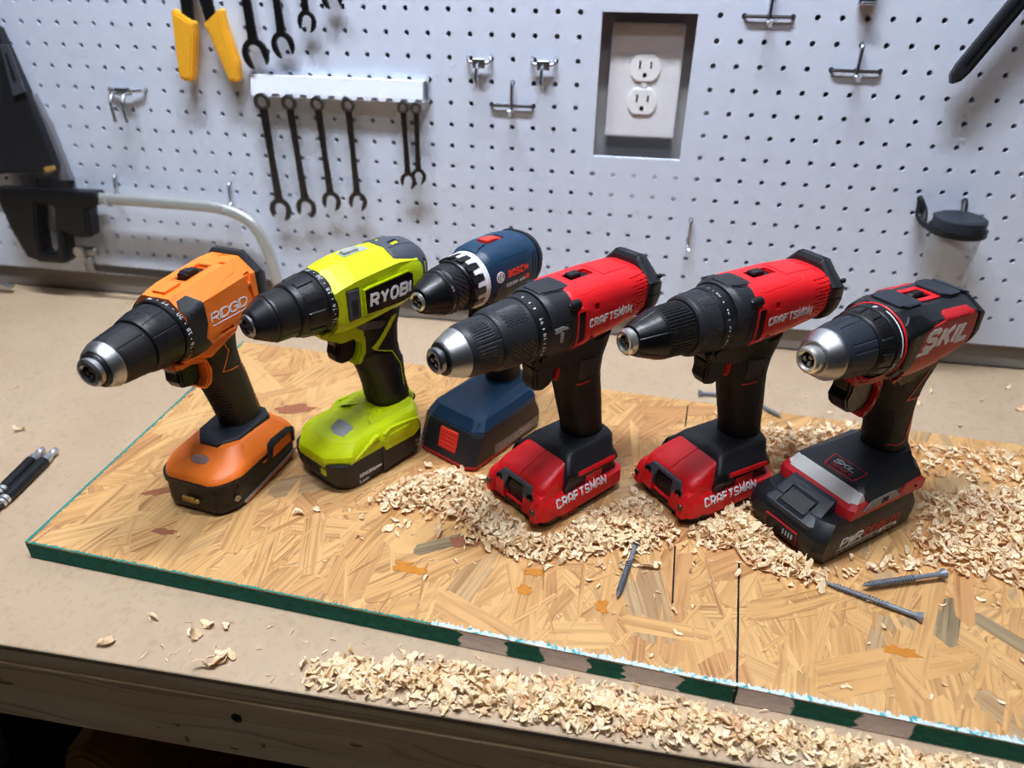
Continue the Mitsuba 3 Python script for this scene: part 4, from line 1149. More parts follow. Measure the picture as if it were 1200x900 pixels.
    part('red_edge', stack([(2.2, o(-60, 4.9, 37.4, 9, 3)), (5.0, o(-60, 4.9, 37.4, 9, 3))]), 'm_deepred')
    part('dust_speck', [trimesh.creation.icosphere(1, r).apply_translation((x, y, 49.0 + (x + 38) * -.02)) for x, y, r in ((-37, 4, .9), (-33, 10, 1.1), (-31, 14, .7), (-42, 12, .5), (-28, -4, .5))], 'm_chip')


# ---------------- the two red and black drills
def drill_red(label, at, H, hammer):
    thing('cordless_drill', label, 'cordless drill', DG, at)
    dz = H - 184
    if hammer:
        dx = 0
        chuck_nose(H, 84.5, 10.0, 'm_steel', 11)
        part('nose_collar', lath([(74, 4), (74, 13.2), (78, 12.6), (79, 11), (79, 4)], H, 64), 'm_black')
        part('chuck_tip', lath([(62.5, 6), (62.5, 19.0), (63.2, 19.3), (75.5, 14.2), (77, 12.6), (76, 11), (70, 6)], H, 96), 'm_brushed', label='silver cone of the chuck')
        rib = lambda X, A: .32 * np.sin(A * 56) * ((X > 41) & (X < 57) & (np.abs((A * 6 / (2 * np.pi)) % 1 - .5) < .36)) - .55 * (np.abs((A * 6 / (2 * np.pi)) % 1 - .5) > .475) * (X < 58) * (X > 36)
        part('sleeve', lath([(33, 10), (33, 21.4), (34.5, 21.9), (58, 20.6), (61.5, 19.6), (62.8, 18.8), (62.8, 8)], H, 336, rib, 1.0), 'm_charcoal', True)
        hat = lambda X, A: .4 * np.sin(A * 48 + X * 1.7) * ((X > 9) & (X < 29) & (np.abs((A * 5 / (2 * np.pi) + .12) % 1 - .5) < .3))
        part('torque_ring', lath([(5, 10), (5, 25.8), (6, 26.2), (8, 25.8), (30, 24.6), (34, 23.8), (36, 22.6), (36, 10)], H, 480, hat, .7), 'm_charcoal', True)
        part('number_band', lath([(-7, 12), (-7, 27.8), (-6, 28.2), (4.2, 27.0), (5.2, 26), (5.2, 12)], H, 96), 'm_black')
        part('torque_numbers', ring_text([('1', 2), ('21', 56), ('19', 82), ('17', 106)], H, -2.4, 27.4, 4.0), 'm_print')
        part('torque_marks', ring_marks([20, 33, 69, 94, 118], H, -2.5, 1.5, 27.3, .9), 'm_print')
        G = Shell([(-7.5, 27.2, H + 29.2, H - 26, 2.2), (-12, 28.6, H + 30.6, H - 27, 2.35), (-24, 29.2, H + 30.6, H - 27, 2.6), (-38.5, 29.4, H + 30.2, H - 26, 2.8)])
        x0 = -30
    else:
        chuck_nose(H, 67.5, 10.4, 'm_chrome', 7)
        part('sleeve', lath([(11, 10), (11, 20.6), (12.5, 21.6), (36, 20.8), (40, 20.0), (56, 14.2), (60.5, 12.0), (61.2, 10), (61, 5)], H, 320, lambda X, A: -.5 * (np.abs((A * 46 / (2 * np.pi)) % 1 - .5) > .34) * ((X > 13.5) & (X < 37)) - .4 * (np.abs((A * 6 / (2 * np.pi)) % 1 - .5) > .48) * (X > 37), 1.0), 'm_gloss', True)
        hat = lambda X, A: .4 * np.sin(A * 48 + X * 1.7) * ((X > -8) & (X < 3.5) & (np.abs((A * 6 / (2 * np.pi) + .1) % 1 - .5) < .2))
        part('torque_ring', lath([(-10, 10), (-10, 25.8), (-9, 26.2), (2, 25.0), (5, 24.6), (6.5, 25.2), (9.5, 24.6), (11.5, 22.6), (11.5, 10)], H, 480, hat, .7), 'm_charcoal', True)
        part('number_band', lath([(-22, 12), (-22, 27.8), (-21, 28.2), (-11, 27.0), (-10, 26), (-10, 12)], H, 96), 'm_black')
        part('torque_numbers', ring_text([('23', 20), ('21', 53), ('19', 82), ('17', 108)], H, -18.2, 27.3, 4.0), 'm_print')
        part('torque_marks', ring_marks([-3, 8, 36, 67, 95, 120], H, -18, -14, 27.2, .9), 'm_print')
        G = Shell([(-22.5, 27.2, H + 29.2, H - 26, 2.2), (-26, 28.8, H + 31.4, H - 27, 2.4), (-40, 29.4, H + 31.0, H - 27, 2.7), (-47, 29.5, H + 30.2, H - 26, 2.8)])
        x0 = -39
    xr = x0 - 88
    gh = G.st[:, 0]
    xa, xb = gh.min(), gh.max()
    part('gear_case', carve(G.mesh(), [groove(G, [[(xb - 4, H + 8), (xa + 12, H + 10), (xa + 12, H - 16)]], .8, .6, s) for s in (1, -1)] + [tgroove(G, [[(xb - 3, -11), (xa + 10, -14), (xa + 2, -14)]], .8, .7), tgroove(G, [[(xb - 3, 11), (xa + 10, 14), (xa + 2, 14)]], .8, .7)]), 'm_charcoal', 32)
    part('gear_case_crest', cap_panel(G, P((xb - 2, -9), (xa + 14, -12), (xa + 1, -12), (xa + 1, 12), (xa + 14, 12), (xb - 2, 9)), -.4, .9), 'm_charcoal', 32)
    S = Shell([(x0, 28.2, H + 29.8, H - 24, 2.9), (x0 - 4, 29.2, H + 30.8, H - 24.5, 3.0), (x0 - 50, 29.4, H + 30.8, H - 22, 3.0), (x0 - 80, 29.2, H + 29.0, H - 17, 2.9), (xr, 28.4, H + 28, H - 13, 2.8)])
    cuts = [cap_panel(S, sg.box(x0 - 42, -6, x0 - 16, 6), -3, 2)]
    for s in (1, -1):
        cuts.append(groove(S, [[(x0 - 10, H + 24.5), (x0 - 44, H + 26), (x0 - 58, H + 27), (x0 - 62, H + 30)]], .8, .7, s))
        cuts.append(panel(S, sg.box(x0 - 27, H + 10.5, x0 - 21.5, H + 16.5), -2.5, 2, s))
        cuts.append(panel(S, P((x0 - 19, H - 15), (x0 - 26, H - 15.5), (x0 - 22, H - 11)), -2.0, 2, s))
        cuts.append(panel(S, sg.box(x0 - 9.5, H - 12, x0 - 4.5, H + 13).buffer(1.2), -1.4, 2, s))
        for c in range(4):
            for r in range(12):
                if c == 3 and r > 8 or c == 0 and r % 2:
                    continue
                zz = H + 24 - r * 3.1
                xx = x0 - 67 - c * 5.2
                cuts.append(panel(S, sg.box(xx - 4.0, zz - .65, xx, zz + .65), -1.6, 2, s, 6))
    part('motor_housing', carve(S.mesh(), cuts), 'm_red', 30)
    part('top_panel', cap_panel(S, P((x0 - 46, -13), (x0 - 78, -11), (x0 - 78, 11), (x0 - 46, 13)), -.4, .5), 'm_red', 30)
    part('side_ledge', panels(S, P((x0 - 2, H - 20), (x0 - 2, H + 15), (x0 - 8, H + 17.5), (x0 - 13, H + 15), (x0 - 14, H - 8), (x0 - 18, H - 20)).difference(sg.box(x0 - 9.5, H - 12, x0 - 4.5, H + 13).buffer(1.2)), -.3, 1.5), 'm_red', 30)
    part('side_slot', panels(S, sg.box(x0 - 9, H - 11.5, x0 - 5, H + 12.5).buffer(1), -1.3, .6), 'm_black', 30)
    part('speed_switch', man(box(x0 - 41, x0 - 17, -5, 5, H + 25, H + 28.6, .6)) + man(box(x0 - 30, x0 - 18, -4.4, 4.4, H + 28, H + 33.4, 1.0)), 'm_gloss', label='black speed switch')
    for s in (1, -1):
        for zz, yy in ((H + 20, 25.5),):
            m = lathe([(-5, .4), (-5, 4.2), (4, 4.2), (5, 3.2), (5, .4)], 20)
            m.apply_translation((x0 - 1, s * yy, zz))
            part('screw_boss', m, 'm_black')
            m = lathe([(4.8, .3), (4.8, 2.6), (5.4, 2.2), (5.4, .3)], 16)
            m.apply_translation((x0 - 1, s * yy, zz))
            part('screw', m, 'm_darksteel')
    K = Faceted([(xr + 1.5, 29.8, H + 32, H - 18, 13, H + 16, 3.0), (xr - .5, 30.4, H + 35.4, H - 18, 13, H + 17, 2.9), (xr - 5, 30.8, H + 36, H - 18, 12, H + 17, 2.8), (xr - 12, 29.6, H + 33.5, H - 15, 11, H + 15, 2.6), (xr - 19, 26.5, H + 27, H - 9, 9, H + 12, 2.4), (xr - 22, 21, H + 19, H - 3, 7, H + 8, 2.3)])
    kc = [groove(K, [[(xr + 4, H + 16), (xr - 20, H + 13)], [(xr + 4, H + 6), (xr - 20, H + 4)]], 1.0, .9, s) for s in (1, -1)] + [tgroove(K, [[(xr + 2, y), (xr - 14, y * .8)]], 1.0, .9) for y in (-12, 12)]
    part('rear_cap', carve(K.mesh(), kc), 'm_charcoal', 30, label='black rear cap')
    for s in (1, -1):
        m = trimesh.creation.icosphere(2, 2.2); m.apply_translation((xr - 14, s * 27, H + 19)); part('cap_stud', m, 'm_black', True)
    part('lettering', text_side(S, 'CRAFTSMAN', x0 - 16, H - 2.8, 50.5, 7.6, .35, .05, True, 0.0, -.01 if hammer else .0, t=.19), 'm_print', label='white lettering')
    if hammer:
        hm = unary_union([sg.box(-18, H - 6, -14.6, H + 3), P((-10, H + 3), (-9.5, H + 7), (-17, H + 8), (-22.5, H + 5.5), (-22, H + 4), (-17, H + 4.6), (-14, H + 3.4))])
        part('hammer_symbol', panel(G, hm, .1, .5), 'm_greyprint', label='grey hammer symbol')
    # handle group
    o = x0 + 30
    part('under_housing', prof(P((o + 4, H - 22), (o + 2, H - 27), (o - 4, H - 32), (o - 34, H - 40), (o - 62, H - 30), (o - 92, H - 14), (o - 100, H - 12), (o - 84, H - 6), (o, H - 14)).buffer(-1).buffer(1), 21, 6), 'm_black', 34)
    part('trigger_trim', prof(P((o - 6, H - 34), (o - 30, H - 36), (o - 36, H - 42), (o - 35, H - 52), (o - 29, H - 59), (o - 25, H - 58), (o - 30, H - 50), (o - 31, H - 42), (o - 24, H - 39), (o - 6, H - 38)), 11, 2.5), 'm_red', 34)
    part('trigger', prof(P((o - 7, H - 36), (o - 8.5, H - 44), (o - 7.4, H - 52), (o - 11, H - 58.5), (o - 18, H - 60), (o - 26, H - 57.5), (o - 32, H - 50), (o - 32, H - 38), (o - 20, H - 34)).buffer(-1).buffer(1), 8.8, 3), 'm_charcoal', label='dark grey trigger')
    q = -1.5 if hammer else -6.5
    C = Column([(44, -79.5 + q, 25, 20, 2.5), (54, -76.5 + q, 19.5, 17.2, 2.4), (70, -73.6 + q, 19.8, 17.6, 2.3), (90, -69.6 + q, 21.2, 18.4, 2.3), (110, -65.2 + q, 22, 19, 2.3), (124, -62 + q, 23, 19.4, 2.4), (138, -61 + q, 25.5, 19.6, 2.5), (152, -62 + q, 30, 20, 2.7), (160, -62 + q, 32, 20.6, 2.8)])
    hc = [groove(C, [[(-52 + q, 134), (-70 + q, 130), (-78 + q, 112), (-86 + q, 84), (-88 + q, 60)]], .8, .7, s) for s in (1, -1)]
    hc += [man(tube(np.stack([C.at(z)[0] + (C.at(z)[1] + .3) * np.cos(np.linspace(-.6, .6, 9)), C.at(z)[2] * 1.05 * np.sin(np.linspace(-.6, .6, 9)), np.full(9, float(z))], -1), .5, 6)) for z in range(80, 118, 3)]
    part('handle', carve(C.mesh(), hc), 'm_rubber', 34)
    part('handle_trim', panels(C, strokes([[(-48 + q, 121), (-62 + q, 122)]], 1.0), -.2, .5), 'm_red', 34)
    part('grip_plate', panels(C, P((-48 + q, 146), (-66 + q, 144), (-64 + q, 128), (-48 + q, 126)), -.2, 1.0), 'm_charcoal', 34)
    # foot: red dome in front, black block behind
    def ft(x0_, x1_, hw, rf, rr):
        return rrect(x0_, x1_, hw, rf, rr, 6)
    dome = man(stack([(12, ft(-40, 5.0, 31, 8, 2)), (24, ft(-40, 5.0, 32, 8, 2)), (34, ft(-40, 2.0, 32.4, 9, 2)), (40.5, ft(-40, -3.5, 30, 9, 2)), (45.5, ft(-40, -16, 27.5, 9, 2)), (51, ft(-42, -33, 24.5, 4, 2)), (53, ft(-42, -37.5, 22, 2, 2))]))
    hole = man(stack([(14, np.array([(0, -10), (12, -10), (12, 10), (0, 10)])), (21, np.array([(-7, -14), (12, -14), (12, 14), (-7, 14)])), (34, np.array([(-7, -11), (12, -11), (12, 11), (-7, 11)]))]))
    dome = dome - hole - prof(P((-40, 54.5), (-33, 50.6), (-16, 44.9), (-3.5, 39.9), (1.6, 34.5), (3, 34.5), (3, 60), (-40, 60)), .45, .05).translate((0, 0, -.7))
    part('foot_dome', dome, 'm_red', 24)
    part('latch_recess', man(box(-6.8, -3, -14.2, 14.2, 13.5, 34)), 'm_gloss')
    part('latch', prof(P((-4, 14.5), (2.2, 16), (3.6, 23), (1, 30.5), (-5, 32.5)), 11.4, 1.5), 'm_gloss', label='glossy black battery latch')
    part('latch_frame', man(stack([(18, np.array([(-8, -25), (5.8, -23), (5.8, 23), (-8, 25)])), (27, np.array([(-8, -28), (5.4, -27), (5.4, 27), (-8, 28)])), (37.2, np.array([(-8, -20), (2.2, -18), (2.2, 18), (-8, 20)]))])) - man(stack([(12, np.array([(-9, -9), (12, -9), (12, 9), (-9, 9)])), (21, np.array([(-9, -12.6), (12, -12.6), (12, 12.6), (-9, 12.6)])), (34.6, np.array([(-9, -10), (12, -10), (12, 10), (-9, 10)]))])), 'm_slate', 20)
    for s in (1, -1):
        m = lathe([(4, .4), (4, 3.6), (5.8, 3.4), (5.2, 2.2), (5.2, .4)], 18)
        m.apply_translation((0, s * 20.5, 28))
        part('screw', m, 'm_hole')
    part('foot_block', carve(stack([(20, ft(-93, -24, 34, 3, 9)), (34, ft(-93, -24, 34.4, 3, 9)), (35.5, ft(-96.5, -24.5, 36, 3, 9)), (44, ft(-96, -27, 35, 3, 9), .06), (50, ft(-94, -31, 31, 4, 9), .06), (56, ft(-99, -36, 25.5, 5, 10), .03), (59, ft(-97, -46, 21.5, 5, 10), .02)]), []), 'm_charcoal', 24)
    fs = Flat(lambda x, z: np.interp(z - np.where(z > 35.5, .06 * x * np.clip((z - 35.5) / 4, 0, 1), 0), [20, 34, 35.5, 44, 50], [34, 34.4, 36, 35, 31]))
    part('foot_stripe', panels(fs, P((-40, 38.5), (-86, 36.2), (-88, 38.6), (-87, 40.2), (-40, 42.6)), -1.0, .5), 'm_red', 30)
    part('foot_badge', panels(fs, sg.box(-70, 24, -51, 33).buffer(1), -.5, .8), 'm_red', 30)
    part('foot_front_edge', panels(fs, P((-24, 20), (-23, 35), (-28, 44), (-36, 45), (-38, 38), (-38, 20)), -1.5, .7), 'm_black', 30)
    band = man(stack([(6, rrect(-98.5, 3, 38.4, 9, 9, 6)), (9, rrect(-99.5, 7, 39.6, 9, 9, 6)), (22, rrect(-99.5, 6.5, 38.6, 9, 9, 6)), (28, rrect(-98, 5, 35.8, 9, 9, 6), .06), (33, rrect(-96, 3, 31.5, 9, 9, 6), .1)]))
    band = band - prof(P((30, 3), (30, 9.5), (-4, 11.2), (-12, 11.2), (-20, 8), (-90, 8), (-96, 10.5), (-120, 10.5), (-120, 3)), 60, .01) - man(stack([(0, np.array([(1, -10), (30, -11), (30, 11), (1, 10)])), (40, np.array([(-2, -15), (30, -16), (30, 16), (-2, 15)]))]))
    part('battery_band', band, 'm_red', 24, label='red band along the battery')
    bf = Flat(lambda x, z: np.interp(z + 0 * x, [6, 9, 22, 28, 33], [38.4, 39.6, 38.6, 35.8, 31.5]))
    part('lettering', text_side(bf, 'CRAFTSMAN', -11, 18.4, 63, 8.8, .35, .08, True, 0.0, -.02, t=.18), 'm_print', label='white lettering on the battery band')
    for s in (1, -1):
        m = man(stack([(10, rrect(-14, 10.5, 5.2, 4, 4, 5)), (22, rrect(-14, 10, 5.0, 4, 4, 5)), (30, rrect(-16, 6.5, 4.2, 3.5, 3, 5)), (33, rrect(-18, 2, 3.0, 2.5, 2, 5))]))
        part('battery_lobe', m.translate((0, s * 29.5, 0)), 'm_red', 30)
        m = lathe([(8, .4), (10.0, 3.0), (10.9, 2.8), (10.3, 1.8), (10.3, .4)], 18)
        m.apply_translation((0, s * 29.8, 21))
        part('screw', m, 'm_darksteel')
    part('battery', stack([(0, rrect(-92, -2, 33.5, 10, 8, 6)), (2, rrect(-96, 2, 36.5, 10, 8, 6)), (8, rrect(-98, 4, 38.4, 10, 8, 6)), (12, rrect(-98, 3, 38.0, 10, 8, 6)), (26, rrect(-96, 0, 33, 10, 8, 6))]), 'm_black', 24)
    part('lettering', text_side(Flat(38.4), '20V MAX', -18, 3.4, 20, 3.6, .3, .02, True), 'm_deepred')


# ---------------- red and black drill with big white letters
def drill_skil():
    thing('cordless_drill', 'black and dark red drill with big white letters, last on the right', 'cordless drill', DG, place(.4879, -.3987, -141.1))
    H = 185.7
    chuck_nose(H, 30, 10.4, 'm_chrome', 10)
    part('chuck_tip', lath([(9.5, 6), (9.5, 19.4), (10.4, 19.9), (13.2, 19.5), (21.4, 14.4), (22.6, 12.8), (22.6, 11.2), (20.5, 10), (15, 6)], H, 96), 'm_brushed', label='rounded silver chuck tip')
    def kn(X, A):
        b = (A * 6 / (2 * np.pi)) % 1
        return .3 * np.sin(A * 46 + X * 2.2) * np.sin(A * 46 - X * 2.2) * ((X > -16) & (X < 1) & (np.abs(b - .5) < .3)) - .55 * (np.abs(np.abs(b - .5) - .36) < .03) * ((X > -18) & (X < 4))
    part('sleeve', lath([(-19, 10), (-19, 22.6), (-17.5, 23.3), (-4, 22.2), (6, 20.6), (9.3, 19.6), (9.8, 18.6), (9.8, 8)], H, 340, kn, .55), 'm_navygrey', True)
    gz = lambda X, A: .8 * (np.abs((A * 14 / (2 * np.pi)) % 1 - .5) < .27) * ((X > -31) & (X < -21.5))
    part('torque_ring', lath([(-33, 10), (-33, 26.6), (-31, 26.8), (-22.5, 25.4), (-20, 24.6), (-18.8, 23.2), (-18.8, 10)], H, 224, gz, .9), 'm_black', 34)
    part('number_band', lath([(-41, 12), (-41, 28.2), (-40, 28.5), (-34, 27.8), (-33, 27), (-33, 12)], H, 96), 'm_black')
    part('red_ring', lath([(-42.2, 12), (-42.2, 29.0), (-41.2, 29.2), (-40.6, 28.6), (-40.6, 12)], H, 96), 'm_red')
    part('torque_numbers', ring_text([('8', -2), ('17', 108), ('15', 130)], H, -37.6, 28.1, 4.2), 'm_print')
    arc = [box(-38.3, -37.3, -.9, .9, 28.0, 28.5).apply_transform(trimesh.transformations.rotation_matrix(-math.radians(d), (1, 0, 0))).apply_translation((0, 0, H)) for d in np.arange(16, 92, 2.6)]
    part('white_arc', join(arc), 'm_print')
    part('torque_marks', ring_marks([118, 140], H, -36.6, -35.0, 28.0, 1.6), 'm_print')
    S = Faceted([(-41.5, 27.4, 213.6, 158, 12, 199, 2.5), (-46, 28.4, 215.4, 157, 13, 201, 2.8), (-62, 28.8, 215, 156, 14, 205, 3.2), (-80, 29, 213.4, 157, 15, 207, 3.3), (-118, 28.8, 212.4, 165, 15, 206, 3.2), (-128, 28, 210.6, 169, 14, 202, 3), (-135, 25.5, 205.5, 175, 12, 197, 2.8), (-137, 23, 202, 179, 10, 194, 2.7)])
    cuts = [cap_panel(S, sg.box(-93, -7, -72, 7), -3.4, 2)]
    for s in (1, -1):
        cuts.append(groove(S, [[(-44, 206), (-58, 208), (-66, 206), (-82, 206.5), (-130, 204)]], 1.0, .9, s))
    part('motor_housing', carve(S.mesh(), cuts), 'm_charcoal', 30)
    # shoulder blocks on top
    part('top_block', cap_panel(S, P((-45, -12), (-52, -15), (-66, -15), (-70, -11), (-70, 11), (-66, 15), (-52, 15), (-45, 12)), -.5, 2.2), 'm_navygrey', 30)
    part('top_block', cap_panel(S, P((-97, -10), (-102, -15), (-114, -15), (-117, -12), (-117, 12), (-114, 15), (-102, 15), (-97, 10)), -.5, 3.4), 'm_navygrey', 30)
    part('top_block', cap_panel(S, P((-120, -12), (-124, -14.5), (-131, -13), (-131, 13), (-124, 14.5), (-120, 12)), -.5, 3.2), 'm_navygrey', 30)
    fr = sg.Polygon([(-69, -11), (-96, -11), (-97, 0), (-96, 11), (-69, 11)]).difference(sg.box(-92.5, -6.5, -72.5, 6.5))
    part('switch_frame', cap_panel(S, fr, -.4, 1.4), 'm_red', 30, label='red frame of the speed switch')
    part('speed_switch', man(box(-92, -73, -6, 6, 206, 210.4, .8)) + man(box(-88, -73.6, -3.4, 3.4, 210, 216.6, 1.4)), 'm_gloss', 30)
    red = P((-49, 168), (-54, 180), (-56, 196), (-61, 202.5), (-78, 205.6), (-79, 209), (-84, 210.2), (-112, 209.0), (-121, 202), (-123, 188), (-120, 179.5), (-100, 170), (-66, 162), (-48, 162))
    part('side_panel', panels(S, red, -.5, 1.3), 'm_deepred', 30, label='dark red side panel')
    part('side_shoulder', panels(S, P((-43, 172), (-43, 206), (-48, 211), (-60, 211), (-66, 206), (-63, 203), (-58, 200), (-55, 180), (-50, 168)), -.5, 1.6), 'm_black', 30)
    part('lettering', text_side(S, 'SKIL', -57.6, 183.6, 57, 17.8, .5, 1.3, True, .30, -.03, t=.235), 'm_white', label='big white slanted letters')
    part('lettering_tail', panel(S, P((-55, 183.2), (-53.5, 180.8), (-68, 180.8), (-69, 183.2)), 1.2, 1.85), 'm_white')
    part('rear_cap', carve(Faceted([(-125, 29.4, 212, 168, 14, 203, 3), (-127, 30, 212.6, 169, 14, 204, 3), (-134, 28.4, 208.6, 173, 12, 200, 2.8), (-139.5, 24, 202, 179, 9, 195, 2.6)]).mesh(), []), 'm_black', 30)
    part('chin', prof(P((-16, 166), (-20, 161), (-34, 157.5), (-52, 156), (-54, 148), (-54, 136), (-50, 126), (-42, 121), (-43, 125), (-50, 132), (-51, 146), (-47, 152), (-22, 156.5), (-17, 161)).buffer(1.4), 13, 3), 'm_deepred', 34, label='dark red trigger guard')
    part('collar_under', prof(P((-17, 168), (-20, 162), (-46, 158), (-66, 158), (-66, 168)), 22, 6), 'm_deepred', 34)
    part('under_housing', prof(P((-40, 160), (-52, 156), (-66, 146), (-104, 150), (-126, 170), (-124, 180), (-60, 172)).buffer(-1).buffer(1), 22, 6), 'm_black', 34)
    part('under_trim', panels(Flat(lambda x, z: 22 - np.clip(162 - z, 0, 20) * .25), P((-52, 154), (-80, 160), (-118, 173), (-118, 174.6), (-80, 162.6), (-52, 157)), -2, .8), 'm_deepred')
    part('trigger', prof(P((-20, 157), (-20, 148), (-17, 141), (-21, 132), (-28, 126.5), (-42, 125), (-50, 132), (-51, 147), (-44, 156)).buffer(-1).buffer(1), 8.8, 3), 'm_gloss', label='black trigger')
    C = Column([(58, -109, 23, 18.6, 2.5), (68, -106.2, 19.8, 17.4, 2.4), (84, -102, 19.2, 17.4, 2.3), (100, -97.6, 19.4, 17.8, 2.3), (116, -93, 20.4, 18.4, 2.3), (126, -91, 23, 19, 2.4), (138, -90, 27, 19.6, 2.6), (152, -90, 34, 20.4, 2.8), (164, -90, 38, 21, 2.9)])
    part('handle', carve(C.mesh(), [man(tube(np.stack([C.at(z)[0] + (C.at(z)[1] + .3) * np.cos(np.linspace(-.9, .9, 11)), C.at(z)[2] * 1.05 * np.sin(np.linspace(-.9, .9, 11)), np.full(11, float(z))], -1), .5, 6)) for z in range(84, 120, 3)]), 'm_rubber', 34)
    part('handle_trim', panels(C, unary_union([strokes([[(-98, 152), (-84, 128), (-104, 127)]], 1.6), strokes([[(-88, 79), (-100, 78), (-110, 86), (-111, 120)], [(-103, 120), (-103, 88)]], .9)]), -.3, .6), 'm_deepred', 34, label='dark red trim lines')
    part('grip_strip', panels(C, P((-104.5, 120), (-109.6, 120), (-109, 88), (-104.5, 84)), -.2, .4), 'm_deepred', 34)
    # foot
    def ft(x0_, x1_, hw, cf, cr):
        return np.array([(x1_, -hw + cf), (x1_, hw - cf), (x1_ - cf * .6, hw), (x0_ + cr, hw), (x0_, hw - cr), (x0_, -hw + cr), (x0_ + cr, -hw), (x1_ - cf * .6, -hw)])
    part('foot_base', stack([(38, ft(-118, -23, 38, 5, 9)), (46, ft(-119, -25, 38.6, 5, 9), -.05), (51, ft(-119, -29.5, 37, 5, 10), -.02)]), 'm_deepred', 20, label='dark red lower edge of the foot')
    part('light_bar', stack([(48.5, ft(-60, -27.8, 36, 5, 5)), (51, ft(-60, -28.6, 36, 5, 5)), (58, ft(-60, -36, 33.5, 5, 5)), (59, ft(-60, -38, 32, 5, 5))]), 'm_lightbar', 20, label='pale translucent lamp strip')
    part('foot_top', stack([(45, ft(-121, -46, 38.8, 4, 9)), (52, ft(-122, -41, 38.4, 4, 9)), (58.5, ft(-121, -38, 34.5, 5, 10)), (61.5, ft(-120, -41, 30, 5, 10)), (66, ft(-124, -62, 24, 6, 11), 0), (69, ft(-126, -82, 20.5, 6, 11), 0)]), 'm_charcoal', 20)
    pm = man(stack([(60, np.array([(-41.5, -15), (-41.5, 15), (-57, 17), (-57, -17)]), -.23 / 1), (60.6, np.array([(-41.5, -15), (-41.5, 15), (-57, 17), (-57, -17)]), -.23)])).translate((0, 0, -8.2))
    part('logo_plate', pm.translate((0, 6, 0)), 'm_deepred')
    part('logo_plate', man(stack([(60, np.array([(-42.5, -13.8), (-42.5, 13.8), (-56, 15.8), (-56, -15.8)]), -.23), (61.0, np.array([(-42.5, -13.8), (-42.5, 13.8), (-56, 15.8), (-56, -15.8)]), -.23)])).translate((0, 6, -8.3)), 'm_black')
    tx = []
    m = glyphflat('SKIL', 21, 5.6, .19, .3)
    v = np.array(m.vertices)
    X, Y = -47.8 - v[:, 1], -5.5 + v[:, 0] * 1.0
    tx.append(trimesh.Trimesh(np.stack([X, Y, 61.0 - .23 * X - 8.1 + .15 + .3 * v[:, 2]], -1), m.faces, process=False))
    part('lettering', join(tx), 'm_greyprint')
    m = textflat('PWRCORE 20', 21, 2.4, True)
    v = np.array(m.vertices)
    X, Y = -44.2 - v[:, 1], -4.0 + v[:, 0]
    part('lettering', trimesh.Trimesh(np.stack([X, Y, 61.0 - .23 * X - 8.1 + .15 + .3 * v[:, 2]], -1), m.faces, process=False), 'm_deepred')
    fs = Flat(lambda x, z: np.interp(z + 0 * x, [38, 45, 52, 58.5], [38.4, 38.8, 38.4, 34.5]))
    part('foot_panel', panels(fs, P((-84, 46), (-90, 53), (-112, 54), (-117, 50), (-116, 40), (-112, 40), (-100, 42), (-92, 42)), -1, 1.0), 'm_deepred', 20)
    part('foot_panel_hole', panels(fs, sg.Point(-104, 47).buffer(1.4), .5, 1.4), 'm_hole')
    part('foot_facet', panels(fs, P((-38, 44), (-46, 52), (-76, 52.5), (-86, 44)), -1, .7), 'm_smoke', 20)
    part('lettering', text_side(fs, '20', -60, 45.2, 8, 5.2, .3, .8, True, .1), 'm_hole')
    # battery
    b = man(stack([(0, ft(-116, -4, 35, 9, 9)), (4, ft(-121, 3.0, 39.4, 9, 10)), (16, ft(-122, 7.5, 40.6, 9, 10)), (26, ft(-122, 6.5, 40.6, 9, 10)), (32, ft(-120, 3, 39.4, 9, 10)), (39, ft(-118, -5, 36, 9, 10))]))
    part('battery', b, 'm_black', 20, label='black battery pack')
    rel = man(stack([(20, ft(-40, 5.5, 25, 3, 3)), (33, ft(-40, 4.2, 25, 3, 3)), (45, ft(-40, -15, 23, 3, 3)), (48.5, ft(-40, -21, 22, 3, 3))]))
    rel = rel - man(stack([(32, np.array([(-5, -14), (9, -14), (9, 14), (-5, 14)])), (43, np.array([(-17, -14), (0, -14), (0, 14), (-17, 14)])), (43.5, np.array([(-18, -14), (0, -14), (0, 14), (-18, 14)]))]).apply_translation((0, 0, 1.6)))
    part('release_block', rel, 'm_navygrey', 20)
    part('release_button', prof(P((-1, 34), (0.2, 36.4), (-12.4, 44.2), (-15, 43)), 12.6, .6), 'm_black', label='black release button')
    lp = man(stack([(9, np.array([(0, -17), (7.0, -17), (7.0, 17), (0, 17)])), (22, np.array([(0, -17), (8.6, -17), (8.6, 17), (0, 17)]))]))
    lq = man(stack([(9.8, np.array([(0, -16), (7.4, -16), (7.4, 16), (0, 16)])), (21.2, np.array([(0, -16), (8.9, -16), (8.9, 16), (0, 16)]))]))
    part('gauge_frame', lp - lq.translate((.5, 0, 0)) if False else lp, 'm_deepred')
    part('gauge_plate', lq, 'm_black')
    part('gauge_bar', [box(7.0, 8.9, 3 + i * 3, 4.4 + i * 3, 13, 18) for i in range(4)], 'm_greyprint')
    bs = Flat(lambda x, z: np.interp(z + 0 * x, [0, 4, 16, 26, 32], [35, 39.4, 40.6, 40.6, 39.4]))
    part('lettering', text_side(bs, 'PWR', -17, 14.6, 27, 9.4, .35, .05, True, .18, t=.17), 'm_print', label='white lettering on the battery')
    part('lettering', text_side(bs, 'CORE 20', -46, 14.6, 46, 9.4, .35, .05, True, .18), 'm_deepred', label='red lettering on the battery')
    part('lettering_line', panel(bs, strokes([[(-15, 12.4), (-68, 12.4)]], .9), 0, .35), 'm_print')
    part('lettering', text_side(bs, 'LITHIUM', -16, 7.6, 46, 3.2, .3, .05), 'm_greyprint')
